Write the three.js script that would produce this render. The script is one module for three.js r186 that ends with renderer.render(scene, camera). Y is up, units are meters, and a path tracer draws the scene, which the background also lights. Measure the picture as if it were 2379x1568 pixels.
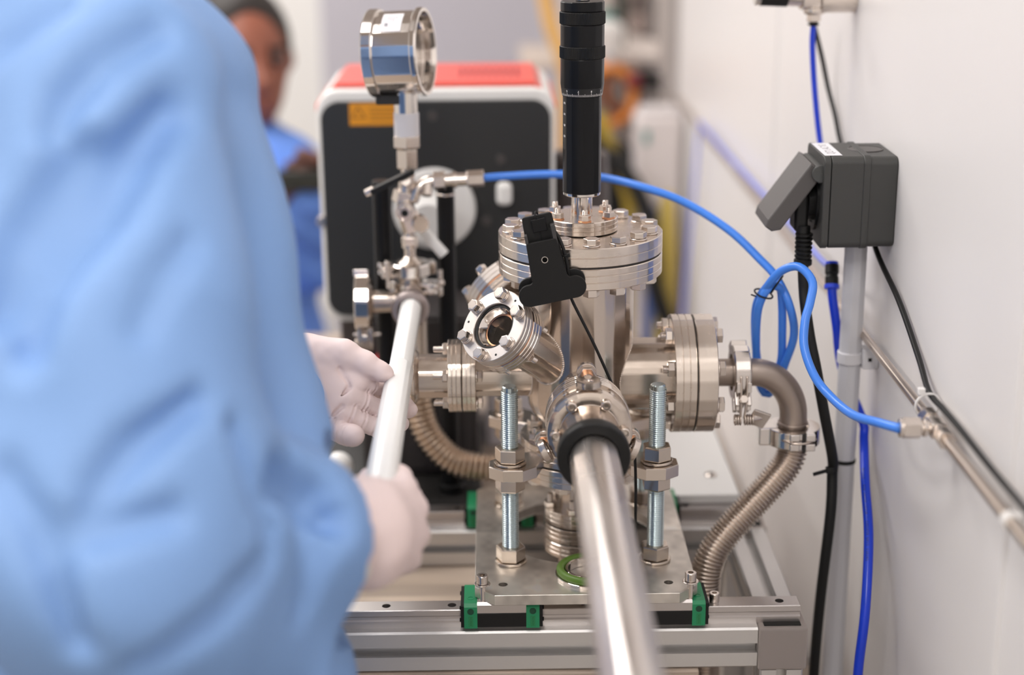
import * as THREE from 'three';
import { mergeGeometries, toCreasedNormals } from 'three/addons/utils/BufferGeometryUtils.js';
import { RoundedBoxGeometry } from 'three/addons/geometries/RoundedBoxGeometry.js';
import { RectAreaLightUniformsLib } from 'three/addons/lights/RectAreaLightUniformsLib.js';

// ---------------------------------------------------------------- camera, light, exposure
const scene = new THREE.Scene();
scene.background = new THREE.Color(0x000000);
const RAD = Math.PI / 180;
const camera = new THREE.PerspectiveCamera(2 * Math.atan(784 / 3700) / RAD, 2379 / 1568, 0.05, 40);
camera.position.set(-0.0795, 0.6416, 1.4445);
camera.rotation.set(-17 * RAD, -0.6 * RAD, -0.5 * RAD, 'YXZ');
camera.focus = 1.425;
camera.userData.fStop = 1.9;
scene.add(camera);
const renderer = new THREE.WebGLRenderer({ antialias: true });
renderer.toneMapping = THREE.LinearToneMapping;
renderer.toneMappingExposure = 1.24;
renderer.shadowMap.enabled = true;
RectAreaLightUniformsLib.init();
const LAMP = new THREE.Color().setRGB(1.0, 0.965, 0.94), LAMP_POWER = 10.5;
const CEIL = 1.72, FLOOR = -0.88, WALLX = 0.292;

// ---------------------------------------------------------------- small helpers
const V = (x, y, z) => new THREE.Vector3(x, y, z);
const A3 = (a) => V(a[0], a[1], a[2]);
const UPY = V(0, 1, 0);
const taken = new Map(), rootAt = new Map();
function numbered(n) { const k = taken.get(n) || 0; taken.set(n, k + 1); return k ? n + '_' + String(k).padStart(3, '0') : n; }
function thing(name, label, category, at = [0, 0, 0], group) {
  const o = new THREE.Group(); o.name = numbered(name); o.position.set(...at); scene.add(o);
  o.userData = { label, category }; if (group) o.userData.group = group;
  rootAt.set(o, o.position); return o;
}
function struct(name, geo, mat) {
  const m = new THREE.Mesh(join(geo), mat); m.name = numbered(name); m.userData = { kind: 'structure' }; m.castShadow = m.receiveShadow = true;
  scene.add(m); rootAt.set(m, m.position); return m;
}
function clean(g) {
  const n = g.index ? g.toNonIndexed() : g;
  for (const k of Object.keys(n.attributes)) if (!['position', 'normal', 'uv'].includes(k)) n.deleteAttribute(k);
  if (!n.attributes.uv) n.setAttribute('uv', new THREE.BufferAttribute(new Float32Array(n.attributes.position.count * 2), 2));
  n.morphAttributes = {}; return n;
}
function join(g) { return Array.isArray(g) ? (g.length === 1 ? g[0] : mergeGeometries(g.map(clean))) : g; }
// a part authored in world metres: it is moved to its thing's own frame
function part(parent, name, geo, mat, label) {
  const g = join(geo), r = rootAt.get(parent); g.translate(-r.x, -r.y, -r.z);
  const m = new THREE.Mesh(g, mat); m.name = name; m.castShadow = m.receiveShadow = true; if (label) m.userData.label = label;
  parent.add(m); rootAt.set(m, r); return m;
}
// a part that shares its geometry (made along +y from the origin) with its look-alikes
function copyPart(parent, name, geo, mat, at, dir = UPY, spin = 0) {
  const r = rootAt.get(parent), m = new THREE.Mesh(geo, mat); m.name = name; m.castShadow = m.receiveShadow = true;
  m.position.set(at.x - r.x, at.y - r.y, at.z - r.z);
  m.quaternion.setFromUnitVectors(UPY, dir.clone().normalize()).multiply(new THREE.Quaternion().setFromAxisAngle(UPY, spin));
  parent.add(m); return m;
}
function aim(g, at, dir = UPY, spin = 0) {
  const q = new THREE.Quaternion().setFromUnitVectors(UPY, dir.clone().normalize()).multiply(new THREE.Quaternion().setFromAxisAngle(UPY, spin));
  return g.applyQuaternion(q).translate(at.x, at.y, at.z);
}
function crease(g, a = 0.55) { return clean(toCreasedNormals(g, a)); }
function box(x0, x1, y0, y1, z0, z1, r = 0) {
  const g = r ? new RoundedBoxGeometry(x1 - x0, y1 - y0, z1 - z0, 2, r) : new THREE.BoxGeometry(x1 - x0, y1 - y0, z1 - z0);
  return g.translate((x0 + x1) / 2, (y0 + y1) / 2, (z0 + z1) / 2);
}
function lathe(pts, seg = 56, a = 0.5) { return crease(new THREE.LatheGeometry(pts.map((p) => new THREE.Vector2(Math.max(p[0], 1e-5), p[1])), seg), a); }
function rod(r, len, seg = 32, c = 0.0006) { c = Math.min(c, r * 0.4); return lathe([[0, 0], [r - c, 0], [r, c], [r, len - c], [r - c, len], [0, len]], seg); }
function pipe(R, r, len, seg = 56, c = 0.0005) { return lathe([[r, 0], [R - c, 0], [R, c], [R, len - c], [R - c, len], [r, len], [r, 0]], seg); }
function hexGeo(af, h, c = 0.0007, hole = 0) {
  const s = new THREE.Shape(), R = (af - 2 * c) / Math.sqrt(3);
  for (let k = 0; k < 6; k++) { const t = k * Math.PI / 3; k ? s.lineTo(R * Math.cos(t), R * Math.sin(t)) : s.moveTo(R, 0); }
  s.closePath();
  if (hole) { const p = new THREE.Path(); p.absarc(0, 0, hole, 0, 2 * Math.PI, true); s.holes.push(p); }
  return clean(new THREE.ExtrudeGeometry(s, { depth: h - 2 * c, bevelThickness: c, bevelSize: c, bevelSegments: 2, curveSegments: 14 }).translate(0, 0, c).rotateX(-Math.PI / 2));
}
function plate(pts, t, c = 0.0008, holes = []) {       // outline in x,z (seen from above), thickness t upwards
  const s = new THREE.Shape(pts.map((p) => new THREE.Vector2(p[0], -p[1])));
  for (const [x, z, r] of holes) { const p = new THREE.Path(); p.absarc(x, -z, r, 0, 2 * Math.PI, true); s.holes.push(p); }
  return clean(new THREE.ExtrudeGeometry(s, { depth: t - 2 * c, bevelThickness: c, bevelSize: c, bevelOffset: -c, bevelSegments: 1, curveSegments: 32 }).translate(0, 0, c).rotateX(-Math.PI / 2));
}
// a tube swept along points, its radius a function of the length run so far
function sweep(curve, rows, radius, seg = 20, caps = true) {
  const L = curve.getLength(), fr = curve.computeFrenetFrames(rows, false), P = [], U = [], I = [];
  for (let i = 0; i <= rows; i++) {
    const p = curve.getPointAt(i / rows), r = typeof radius === 'function' ? radius(i / rows * L, L) : radius;
    for (let j = 0; j <= seg; j++) {
      const t = j / seg * 2 * Math.PI, c = Math.cos(t) * r, s = Math.sin(t) * r, n = fr.normals[i], b = fr.binormals[i];
      P.push(p.x + c * n.x + s * b.x, p.y + c * n.y + s * b.y, p.z + c * n.z + s * b.z); U.push(i / rows * L, j / seg * 2 * Math.PI * 0.006);
    }
  }
  const w = seg + 1;
  for (let i = 0; i < rows; i++) for (let j = 0; j < seg; j++) { const a = i * w + j; I.push(a, a + 1, a + w, a + 1, a + w + 1, a + w); }
  if (caps) for (const [row, flip] of [[0, 1], [rows, 0]]) {
    const c = P.length / 3, p = curve.getPointAt(row / rows); P.push(p.x, p.y, p.z); U.push(0, 0);
    for (let j = 0; j < seg; j++) { const a = row * w + j; flip ? I.push(c, a + 1, a) : I.push(c, a, a + 1); }
  }
  const g = new THREE.BufferGeometry();
  g.setAttribute('position', new THREE.Float32BufferAttribute(P, 3)); g.setAttribute('uv', new THREE.Float32BufferAttribute(U, 2)); g.setIndex(I);
  g.computeVertexNormals();
  const N = g.attributes.normal;                       // close the seam
  for (let i = 0; i <= rows; i++) { const a = i * w, b = a + seg; const n = V(N.getX(a) + N.getX(b), N.getY(a) + N.getY(b), N.getZ(a) + N.getZ(b)).normalize(); N.setXYZ(a, n.x, n.y, n.z); N.setXYZ(b, n.x, n.y, n.z); }
  return clean(g);
}
const spline = (pts, tension = 0.5) => new THREE.CatmullRomCurve3(pts.map(A3), false, 'catmullrom', tension);
function hose(pts, r, rows = 90, seg = 14) { return sweep(spline(pts), rows, r, seg); }
function bar(a, b, r, seg = 20, c = 0.0004) { const d = b.clone().sub(a); return aim(rod(r, d.length(), seg, c), a, d); }
function hexBar(a, b, af, c = 0.0006) { const d = b.clone().sub(a); return aim(hexGeo(af, d.length(), c), a, d); }
function thread(r, len, pitch, seg = 26, depth = 0.0009) {          // a helical thread along +y
  const rows = Math.round(len / pitch * 6), P = [], U = [], I = [], w = seg + 1;
  for (let i = 0; i <= rows; i++) for (let j = 0; j <= seg; j++) {
    const y = i / rows * len, t = j / seg * 2 * Math.PI, f = ((y / pitch + j / seg) % 1 + 1) % 1, q = r - depth * (1 - Math.abs(2 * f - 1)) * Math.min(1, 1);
    P.push(q * Math.cos(t), y, -q * Math.sin(t)); U.push(j / seg, y);
  }
  for (let i = 0; i < rows; i++) for (let j = 0; j < seg; j++) { const a = i * w + j; I.push(a, a + 1, a + w, a + 1, a + w + 1, a + w); }
  const g = new THREE.BufferGeometry();
  g.setAttribute('position', new THREE.Float32BufferAttribute(P, 3)); g.setAttribute('uv', new THREE.Float32BufferAttribute(U, 2)); g.setIndex(I); g.computeVertexNormals();
  return clean(g);
}
function torus(R, r, at, dir, seg = 40, tube = 12, arc = 2 * Math.PI) { return aim(clean(new THREE.TorusGeometry(R, r, tube, seg, arc).rotateX(Math.PI / 2)), at, dir); }

// ---------------------------------------------------------------- noise and surfaces
let seed = 7; const rnd = () => { seed = (seed * 1664525 + 1013904223) >>> 0; return seed / 4294967296; };
const lat = new Float32Array(64 * 64 * 64).map(() => rnd());
function noise3(x, y, z) {
  const X = Math.floor(x), Y = Math.floor(y), Z = Math.floor(z), s = (t) => t * t * (3 - 2 * t), fx = s(x - X), fy = s(y - Y), fz = s(z - Z);
  const at = (i, j, k) => lat[((i & 63) * 64 + (j & 63)) * 64 + (k & 63)], mix = (a, b, t) => a + (b - a) * t;
  return mix(mix(mix(at(X, Y, Z), at(X + 1, Y, Z), fx), mix(at(X, Y + 1, Z), at(X + 1, Y + 1, Z), fx), fy), mix(mix(at(X, Y, Z + 1), at(X + 1, Y, Z + 1), fx), mix(at(X, Y + 1, Z + 1), at(X + 1, Y + 1, Z + 1), fx), fy), fz);
}
function dataTex(n, f, srgb, rep = [1, 1]) {
  const d = new Uint8Array(n * n * 4);
  for (let j = 0; j < n; j++) for (let i = 0; i < n; i++) { const v = f(i / n, j / n), k = (j * n + i) * 4; if (typeof v === 'number') d[k] = d[k + 1] = d[k + 2] = Math.max(0, Math.min(255, v * 255)); else for (let c = 0; c < 3; c++) d[k + c] = Math.max(0, Math.min(255, v[c] * 255)); d[k + 3] = 255; }
  const t = new THREE.DataTexture(d, n, n); t.wrapS = t.wrapT = THREE.RepeatWrapping; t.magFilter = THREE.LinearFilter; t.minFilter = THREE.LinearMipmapLinearFilter; t.generateMipmaps = true;
  if (srgb) t.colorSpace = THREE.SRGBColorSpace; t.repeat.set(...rep); t.needsUpdate = true; return t;
}
const tile = (f, k) => (u, v) => f(u, v);
const lin = (r, g, b) => new THREE.Color().setRGB(r, g, b);
const mat = (c, rough, metal = 0, o = {}) => new THREE.MeshPhysicalMaterial({ color: c, roughness: rough, metalness: metal, ...o });
const smudge = dataTex(256, (u, v) => 0.72 + 0.28 * noise3(u * 12, v * 12, 3) + 0.16 * (noise3(u * 48, v * 48, 9) - 0.5), false);
const brushed = dataTex(256, (u, v) => 0.55 + 0.35 * noise3(u * 3, v * 64, 5) + 0.2 * (noise3(u * 9, v * 63, 8) - 0.5), false);
const plateTone = dataTex(512, (u, v) => { const a = 0.90 + 0.20 * (noise3(u * 7, v * 5, 2) - 0.5) + 0.14 * (noise3(u * 22, v * 16, 4) - 0.5) + 0.1 * (noise3(u * 60, v * 40, 6) - 0.5); return [a * 1.0, a * 0.985, a * 0.965]; }, true, [3, 3]);
const grain = dataTex(256, (u, v) => 0.5 + 0.5 * (noise3(u * 64, v * 64, 1) - 0.5) + 0.4 * (noise3(u * 32, v * 32, 7) - 0.5), false, [20, 20]);
const M = {
  steel: mat(lin(0.71, 0.635, 0.57), 0.28, 1, { roughnessMap: smudge }),
  steelTube: mat(lin(0.60, 0.52, 0.455), 0.27, 1, { roughnessMap: smudge }),
  viewportSteel: mat(lin(0.64, 0.585, 0.54), 0.40, 1),
  chrome: mat(lin(0.74, 0.69, 0.65), 0.12, 1),
  bolt: mat(lin(0.70, 0.63, 0.575), 0.24, 1),
  thumb: mat(lin(0.62, 0.55, 0.50), 0.22, 1),
  copper: mat(lin(0.78, 0.40, 0.22), 0.28, 1),
  arm: mat(lin(0.74, 0.69, 0.66), 0.42, 1, { roughnessMap: brushed }),
  elbow: mat(lin(0.43, 0.36, 0.315), 0.48, 1),
  bellows: mat(lin(0.66, 0.575, 0.505), 0.28, 1),
  zinc: mat(lin(0.56, 0.66, 0.69), 0.25, 1),
  nutYellow: mat(lin(0.68, 0.595, 0.515), 0.24, 1),
  plate: mat(lin(0.88, 0.86, 0.83), 0.42, 1, { map: plateTone }),
  aluminium: mat(lin(0.70, 0.685, 0.67), 0.48, 1),
  casting: mat(lin(0.56, 0.505, 0.47), 0.52, 1, { bumpMap: grain, bumpScale: 0.0003 }),
  rail: mat(lin(0.60, 0.565, 0.55), 0.34, 1),
  blackAnod: mat(lin(0.007, 0.007, 0.008), 0.32, 0, { specularIntensity: 0.4 }),
  black: mat(lin(0.006, 0.006, 0.006), 0.45, 0, { specularIntensity: 0.7 }),
  blackMatte: mat(lin(0.009, 0.0085, 0.008), 0.6, 0, { specularIntensity: 0.6 }),
  blackSteel: mat(lin(0.016, 0.015, 0.014), 0.5),
  rubber: mat(lin(0.007, 0.007, 0.007), 0.5, 0, { specularIntensity: 0.7 }),
  green: mat(lin(0.012, 0.235, 0.095), 0.42),
  greenDark: mat(lin(0.004, 0.05, 0.022), 0.6),
  seal: mat(lin(0.10, 0.19, 0.025), 0.4),
  hose: mat(lin(0.065, 0.25, 0.85), 0.30),
  hoseDeep: mat(lin(0.006, 0.045, 0.62), 0.28),
  white: mat(lin(0.82, 0.81, 0.79), 0.42),
  rodWhite: mat(lin(0.86, 0.855, 0.84), 0.32),
  conduit: mat(lin(0.60, 0.595, 0.62), 0.42),
  socket: mat(lin(0.046, 0.046, 0.044), 0.5, 0, { bumpMap: grain, bumpScale: 0.00008 }),
  socketLid: mat(lin(0.085, 0.078, 0.076), 0.5),
  label: mat(lin(0.85, 0.85, 0.86), 0.5),
  tieWhite: mat(lin(0.8, 0.78, 0.76), 0.5),
  glass: mat(lin(1, 1, 1), 0.02, 0, { transmission: 1, thickness: 0, ior: 1.46 }),
  dark: mat(lin(0.03, 0.026, 0.024), 0.6),
  glove: mat(lin(0.82, 0.67, 0.65), 0.62, 0, { sheen: 0.2 }),
  gown: mat(lin(0.21, 0.37, 0.69), 0.6, 0, { sheen: 0.45, sheenRoughness: 0.5 }),
};
// ---------------------------------------------------------------- the room
const wallPaint = mat(lin(0.80, 0.775, 0.765), 0.38, 0, { clearcoat: 0.15, clearcoatRoughness: 0.35 });
const wallBackPaint = mat(lin(0.80, 0.79, 0.77), 0.6);
const floorMat = mat(lin(0.42, 0.36, 0.30), 0.5, 0, { map: dataTex(256, (u, v) => { const a = 0.86 + 0.2 * (noise3(u * 40, v * 40, 2) - 0.5); return [a, a, a]; }, true, [6, 6]) });
struct('floor', box(-3.3, 0.42, FLOOR - 0.1, FLOOR, -3.3, 2.7), floorMat);
struct('ceiling', box(-3.3, 0.42, CEIL, CEIL + 0.1, -3.3, 2.7), mat(lin(0.50, 0.45, 0.41), 0.7));
struct('wall_left', box(-3.4, -3.2, FLOOR, CEIL, -3.3, 2.7), wallBackPaint);
struct('wall_front', box(-3.2, 0.42, FLOOR, CEIL, 2.5, 2.7), wallBackPaint);
const wallBack = struct('wall_back', box(-3.2, 0.42, FLOOR, CEIL, -3.3, -3.1), wallBackPaint);
part(wallBack, 'grey_panel', box(-0.56, 0.12, FLOOR + 0.02, CEIL - 0.1, -3.1, -3.075, 0.004), mat(lin(0.50, 0.485, 0.54), 0.5));
const wallRight = struct('wall_right', box(WALLX + 0.012, 0.42, FLOOR, CEIL, -3.1, 2.5), wallPaint);
{ const seams = [-3.1, -1.72, -0.66, 0.362, 1.38, 2.5];
  for (let i = 0; i < 5; i++) part(wallRight, 'wall_panel', box(WALLX, WALLX + 0.0125, FLOOR, CEIL, seams[i] + (i ? 0.004 : 0), seams[i + 1] - 0.004, 0.0015), wallPaint);
  for (let i = 1; i < 5; i++) part(wallRight, 'cover_strip', [box(WALLX - 0.003, WALLX + 0.01, FLOOR, CEIL, seams[i] - 0.020, seams[i] + 0.020, 0.0022)], wallPaint);
}
struct('baseboard_right', box(WALLX - 0.012, WALLX + 0.01, FLOOR, FLOOR + 0.08, -3.1, 2.5, 0.003), M.conduit);
struct('trim_1', box(WALLX - 0.03, WALLX + 0.005, FLOOR, CEIL, -1.80, -1.745, 0.004), mat(lin(0.42, 0.38, 0.36), 0.5));

// ceiling lamps: long panels that run with the wall
const lampGlow = new THREE.MeshStandardMaterial({ color: 0xffffff, emissive: LAMP, emissiveIntensity: LAMP_POWER * 0.35, roughness: 0.6 });
for (const [x, z] of [[-0.85, -2.1], [-0.85, -0.45], [-0.30, 1.55], [-1.70, -2.1], [-1.70, -0.45], [-1.90, 1.30]]) {
  const t = thing('ceiling_light', 'long white ceiling light panel running parallel to the right wall', 'ceiling light', [x, CEIL, z], 'ceiling light panels');
  part(t, 'frame', [box(x - 0.19, x + 0.19, CEIL - 0.022, CEIL - 0.001, z - 0.64, z - 0.60), box(x - 0.19, x + 0.19, CEIL - 0.022, CEIL - 0.001, z + 0.60, z + 0.64), box(x - 0.19, x - 0.15, CEIL - 0.022, CEIL - 0.001, z - 0.6, z + 0.6), box(x + 0.15, x + 0.19, CEIL - 0.022, CEIL - 0.001, z - 0.6, z + 0.6)], M.white);
  part(t, 'diffuser', box(x - 0.15, x + 0.15, CEIL - 0.014, CEIL - 0.001, z - 0.6, z + 0.6), lampGlow);
  const l = new THREE.RectAreaLight(LAMP, LAMP_POWER, 0.3, 1.2);
  l.position.set(x, CEIL - 0.024, z); l.rotation.x = -Math.PI / 2; l.castShadow = true; l.name = 'lamp_light'; scene.add(l);
}

// ---------------------------------------------------------------- bench and aluminium frame
{ const t = thing('workbench', 'beige laminate workbench under the aluminium frame', 'workbench', [-0.35, FLOOR, -0.6]);
  const top = mat(lin(0.60, 0.48, 0.38), 0.45, 0, { map: dataTex(256, (u, v) => { const a = 0.85 + 0.25 * (noise3(u * 4, v * 60, 2) - 0.5); return [a, a, a]; }, true, [2, 2]) });
  part(t, 'bench_top', box(-0.66, 0.104, -0.115, -0.0805, -0.95, 0.136, 0.003), top);
  for (const [x, z] of [[-0.55, 0.06], [0.07, 0.06], [-0.55, -0.90], [0.07, -0.90]]) part(t, 'leg', box(x - 0.025, x + 0.025, FLOOR, -0.115, z - 0.025, z + 0.025, 0.002), M.conduit);
  part(t, 'apron', box(-0.52, 0.04, -0.165, -0.117, 0.05, 0.08, 0.002), M.conduit);
}
{ const t = thing('low_bench', 'low brown bench along the white wall under the conduit and frame legs', 'bench', [0.2, FLOOR, -0.55]);
  part(t, 'carcass', box(0.122, WALLX - 0.014, FLOOR + 0.0005, -0.310, -1.36, 0.27, 0.003), mat(lin(0.36, 0.30, 0.26), 0.55));
  part(t, 'top', box(0.112, WALLX - 0.004, -0.310, -0.290, -1.37, 0.28, 0.002), mat(lin(0.42, 0.345, 0.285), 0.5));
}
function slotShape(s = 0.02) {                      // 40 mm profile, one T-slot in each face
  const o = 0.0048, d1 = 0.0035, o2 = 0.009, d2 = 0.0105, c = 0.0018, side = [[-s + c, s], [-o, s], [-o, s - d1], [-o2, s - d1], [-o2 + 0.003, s - d2], [o2 - 0.003, s - d2], [o2, s - d1], [o, s - d1], [o, s], [s - c, s]], pts = [];
  for (let k = 0; k < 4; k++) { const a = -k * Math.PI / 2; for (const [x, y] of side) pts.push(new THREE.Vector2(x * Math.cos(a) - y * Math.sin(a), x * Math.sin(a) + y * Math.cos(a))); }
  return new THREE.Shape(pts);
}
const slotted = (len) => clean(new THREE.ExtrudeGeometry(slotShape(), { depth: len, bevelEnabled: false }));   // along +z
function extrusion(label, a, b) {
  const t = thing('aluminium_extrusion', label, 'aluminium profile', [a[0], a[1] - 0.02, a[2]]), d = A3(b).sub(A3(a)), g = slotted(d.length());
  if (Math.abs(d.x) > 0.01) g.rotateY(Math.PI / 2); else if (Math.abs(d.y) > 0.01) g.rotateX(-Math.PI / 2);
  part(t, 'profile', g.translate(...a), M.aluminium); return t;
}
extrusion('slotted aluminium profile carrying the rail under the plate front edge', [-0.60, -0.06, 0.113], [0.157, -0.06, 0.113]);
extrusion('slotted aluminium profile behind the square plate, carrying the rail near the white plate', [-0.60, -0.06, -0.113], [0.157, -0.06, -0.113]);
extrusion('short slotted aluminium profile joining two corner blocks beside the white wall', [0.18, -0.06, -0.091], [0.18, -0.06, 0.091]);
extrusion('short slotted aluminium profile joining the frame at its gowned person end', [-0.62, -0.06, -0.091], [-0.62, -0.06, 0.091]);
for (const [x, z, w] of [[0.18, 0.113, 'wall side corner block below the visible rail end'], [0.18, -0.113, 'wall side corner block behind the ribbed metal hose'], [-0.622, 0.113, 'corner block beside the gowned person'], [-0.622, -0.113, 'corner block under the dark stand']]) {
  const t = thing('corner_block', 'cast grey metal cube, ' + w, 'corner block', [x, -0.081, z]);
  part(t, 'casting', box(x - 0.0225, x + 0.0225, -0.082, -0.0395, z - 0.0225, z + 0.0225, 0.0025), M.casting);
  part(t, 'cap_plate', box(x - 0.017, x + 0.017, -0.0398, -0.0385, z - 0.017, z + 0.017, 0.0005), M.blackMatte);
  if (x < 0) continue; const l = thing('frame_leg', 'upright slotted profile under the ' + w, 'aluminium profile', [x, -0.29, z]);
  part(l, 'profile', slotted(0.198).rotateX(-Math.PI / 2).translate(x, -0.281, z), M.aluminium);
  part(l, 'foot', box(x - 0.022, x + 0.022, -0.2898, -0.2805, z - 0.022, z + 0.022, 0.001), M.black);
}
// rails, with countersunk holes
function railShape() { return new THREE.Shape([[-0.010, 0], [-0.010, 0.0065], [-0.0082, 0.0078], [-0.0082, 0.0100], [-0.0098, 0.0112], [0.0098, 0.0112], [0.0082, 0.0100], [0.0082, 0.0078], [0.010, 0.0065], [0.010, 0]].map((p) => new THREE.Vector2(...p))); }
function rail(label, z) {
  const t = thing('linear_rail', label, 'linear rail', [-0.2, -0.04, z]);
  const holes = []; for (let k = -9; k < 4; k++) holes.push([-0.0022 + 0.0604 * k, z, 0.0046]);
  const low = clean(new THREE.ExtrudeGeometry(railShape(), { depth: 0.777, bevelEnabled: false })).rotateY(Math.PI / 2).translate(-0.58, -0.04, z);
  part(t, 'rail_body', [low, plate([[-0.58, z - 0.010], [0.197, z - 0.010], [0.197, z + 0.010], [-0.58, z + 0.010]], 0.0064, 0.0006, holes).translate(0, -0.0289, 0)], M.rail);
  const hs = pipe(0.0046, 0.0028, 0.0012, 20), bolts = rod(0.0027, 0.0012, 6);
  for (const h of holes) { copyPart(t, 'bore', hs, M.dark, V(h[0], -0.0289, z)); copyPart(t, 'socket', bolts, M.blackMatte, V(h[0], -0.0287, z)); }
  return t;
}
rail('steel guide rail with countersunk holes passing through the green ended carriages under the plate front', 0.113);
rail('steel guide rail with countersunk holes running behind the square plate beside the white plate', -0.113);

// HIWIN lettering sunk in the green caps: a printed tone a little deeper than the plastic
function letters(w, h, draw, opt = {}) {
  const c = document.createElement('canvas'); c.width = w; c.height = h; const x = c.getContext('2d'); draw(x, w, h);
  const t = new THREE.CanvasTexture(c); t.colorSpace = THREE.SRGBColorSpace; t.needsUpdate = true; return t;
}
const capMark = letters(128, 320, (x, w, h) => {
  x.fillStyle = '#22834f'; x.fillRect(0, 0, w, h); x.strokeStyle = '#135c35'; x.lineWidth = 7; x.strokeRect(10, 10, w - 20, h - 20);
  x.translate(w / 2, h / 2); x.rotate(-Math.PI / 2); x.fillStyle = '#135c35'; x.font = 'bold 84px sans-serif'; x.textAlign = 'center'; x.textBaseline = 'middle'; x.fillText('HIWIN', 0, 4, 280);
});
const capMarkMat = mat(lin(1, 1, 1), 0.42, 0, { map: capMark });
function zyProfile(pts, x0, x1) { return clean(new THREE.ExtrudeGeometry(new THREE.Shape(pts.map((p) => new THREE.Vector2(-p[0], p[1]))), { depth: x1 - x0, bevelEnabled: false }).rotateY(Math.PI / 2).translate(x0, 0, 0)); }
const section = (z, w, y0, y1, c) => [[z - w, y0], [z - 0.0112, y0], [z - 0.0112, y0 + 0.0145], [z + 0.0112, y0 + 0.0145], [z + 0.0112, y0], [z + w, y0], [z + w, y1 - c], [z + w - c, y1], [z - w + c, y1], [z - w, y1 - c]];
function carriage(label, x0, z) {
  const t = thing('linear_carriage', label, 'guide carriage', [x0 + 0.037, -0.0354, z], 'guide carriages'), x1 = x0 + 0.0745;
  t.userData.group = undefined; delete t.userData.group;
  part(t, 'bearing_body', [zyProfile(section(z, 0.0215, -0.0345, -0.0205, 0.0006), x0 + 0.015, x1 - 0.015)], M.black);
  part(t, 'ground_steel_top', [zyProfile([[z - 0.0213, -0.0205], [z + 0.0213, -0.0205], [z + 0.0213, -0.0128], [z + 0.0195, -0.0102], [z - 0.0195, -0.0102], [z - 0.0213, -0.0128]], x0 + 0.015, x1 - 0.015)], M.rail, 'ground steel upper band');
  for (const [a, b, s] of [[x0 + 0.003, x0 + 0.015, -1], [x1 - 0.015, x1 - 0.003, 1]]) {
    const cap = part(t, 'end_cap', zyProfile(section(z, 0.022, -0.0354, -0.0115, 0.0028), a, b), M.green, 'green plastic end cap');
    part(cap, 'maker_mark', new THREE.PlaneGeometry(0.0042, 0.0105).translate((a + b) / 2, -0.0285, z + 0.02215), capMarkMat, 'sunken lettering in a frame');
    part(cap, 'grease_hole', aim(rod(0.0030, 0.0006, 20, 0.0001), V((a + b) / 2, -0.0185, z + 0.0219), V(0, 0, 1)), M.greenDark);
    part(cap, 'top_plug', aim(pipe(0.0032, 0.0024, 0.0005, 24, 0.0001), V((a + b) / 2, -0.0117, z + 0.009), UPY), M.green);
    part(cap, 'seal_plate', zyProfile(section(z, 0.0205, -0.0350, -0.0125, 0.0015), s < 0 ? a - 0.003 : b, s < 0 ? a : b + 0.003), M.blackMatte);
    for (const dz of [-0.012, 0.012]) for (const y of [-0.018, -0.030]) part(cap, 'cap_screw', aim(rod(0.0022, 0.0012, 14), V(s < 0 ? a - 0.003 : b + 0.003, y, z + dz * 1.25), V(s, 0, 0)), M.black);
  }
  return t;
}
carriage('green ended black guide carriage under the plate corner, beside the gowned person', -0.1145, 0.113);
carriage('green ended black guide carriage under the plate corner, near the visible rail end', 0.0365, 0.113);
carriage('green ended black guide carriage below the rear plate edge, beside the dark stand', -0.1145, -0.113);
carriage('green ended black guide carriage below the rear plate edge, beside the white plate', 0.0365, -0.113);

// the mounting plate
{ const t = thing('mounting_plate', 'square milled aluminium plate with cut corners and a large round opening', 'metal plate', [0, -0.01, 0]);
  const h = 0.1015, c = 0.018, zf = 0.1405, out = [[-h, -0.126 + c], [-h + c, -0.126], [h - c, -0.126], [h, -0.126 + c], [h, zf - c], [h - c, zf], [-h + c, zf], [-h, zf - c]];
  const holes = [[0, 0, 0.0768]];
  for (const sx of [-1, 1]) for (const sz of [-1, 1]) { holes.push([0.0757 * sx, sz > 0 ? 0.118 : -0.104, 0.0046]); }
  part(t, 'plate_body', plate(out, 0.010, 0.0004, holes).translate(0, -0.010, 0), M.plate);
}
{ const head = lathe([[0, 0.0215], [0.0026, 0.0215], [0.0026, 0.0250], [0.0048, 0.0250], [0.0052, 0.0245], [0.0052, 0.0172], [0.0030, 0.0172], [0.0030, 0], [0, 0]], 28), wash = pipe(0.0075, 0.0031, 0.0013, 28);
  for (const [x, w] of [[-0.0945, 'at the plate corner beside the gowned person'], [0.0945, 'at the plate corner near the visible rail end']]) {
    const t = thing('socket_screw', 'loose socket screw standing ' + w, 'screw', [x, -0.0102, 0.1285]);
    part(t, 'screw', head.clone().translate(x, -0.0102, 0.1285), M.bolt); part(t, 'washer', wash.clone().translate(x, 0.0054, 0.1285), M.bolt);
  }
  const t = thing('socket_screw', 'socket head screw lying loose on the rail beside the green end cap', 'screw', [0.119, -0.0225, 0.112]);
  part(t, 'screw', [aim(lathe([[0, 0.006], [0.0024, 0.006], [0.0024, 0.0085], [0.0042, 0.0085], [0.0046, 0.008], [0.0046, 0], [0, 0]], 24), V(0.119, -0.0225, 0.112))], M.bolt);
}
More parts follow.
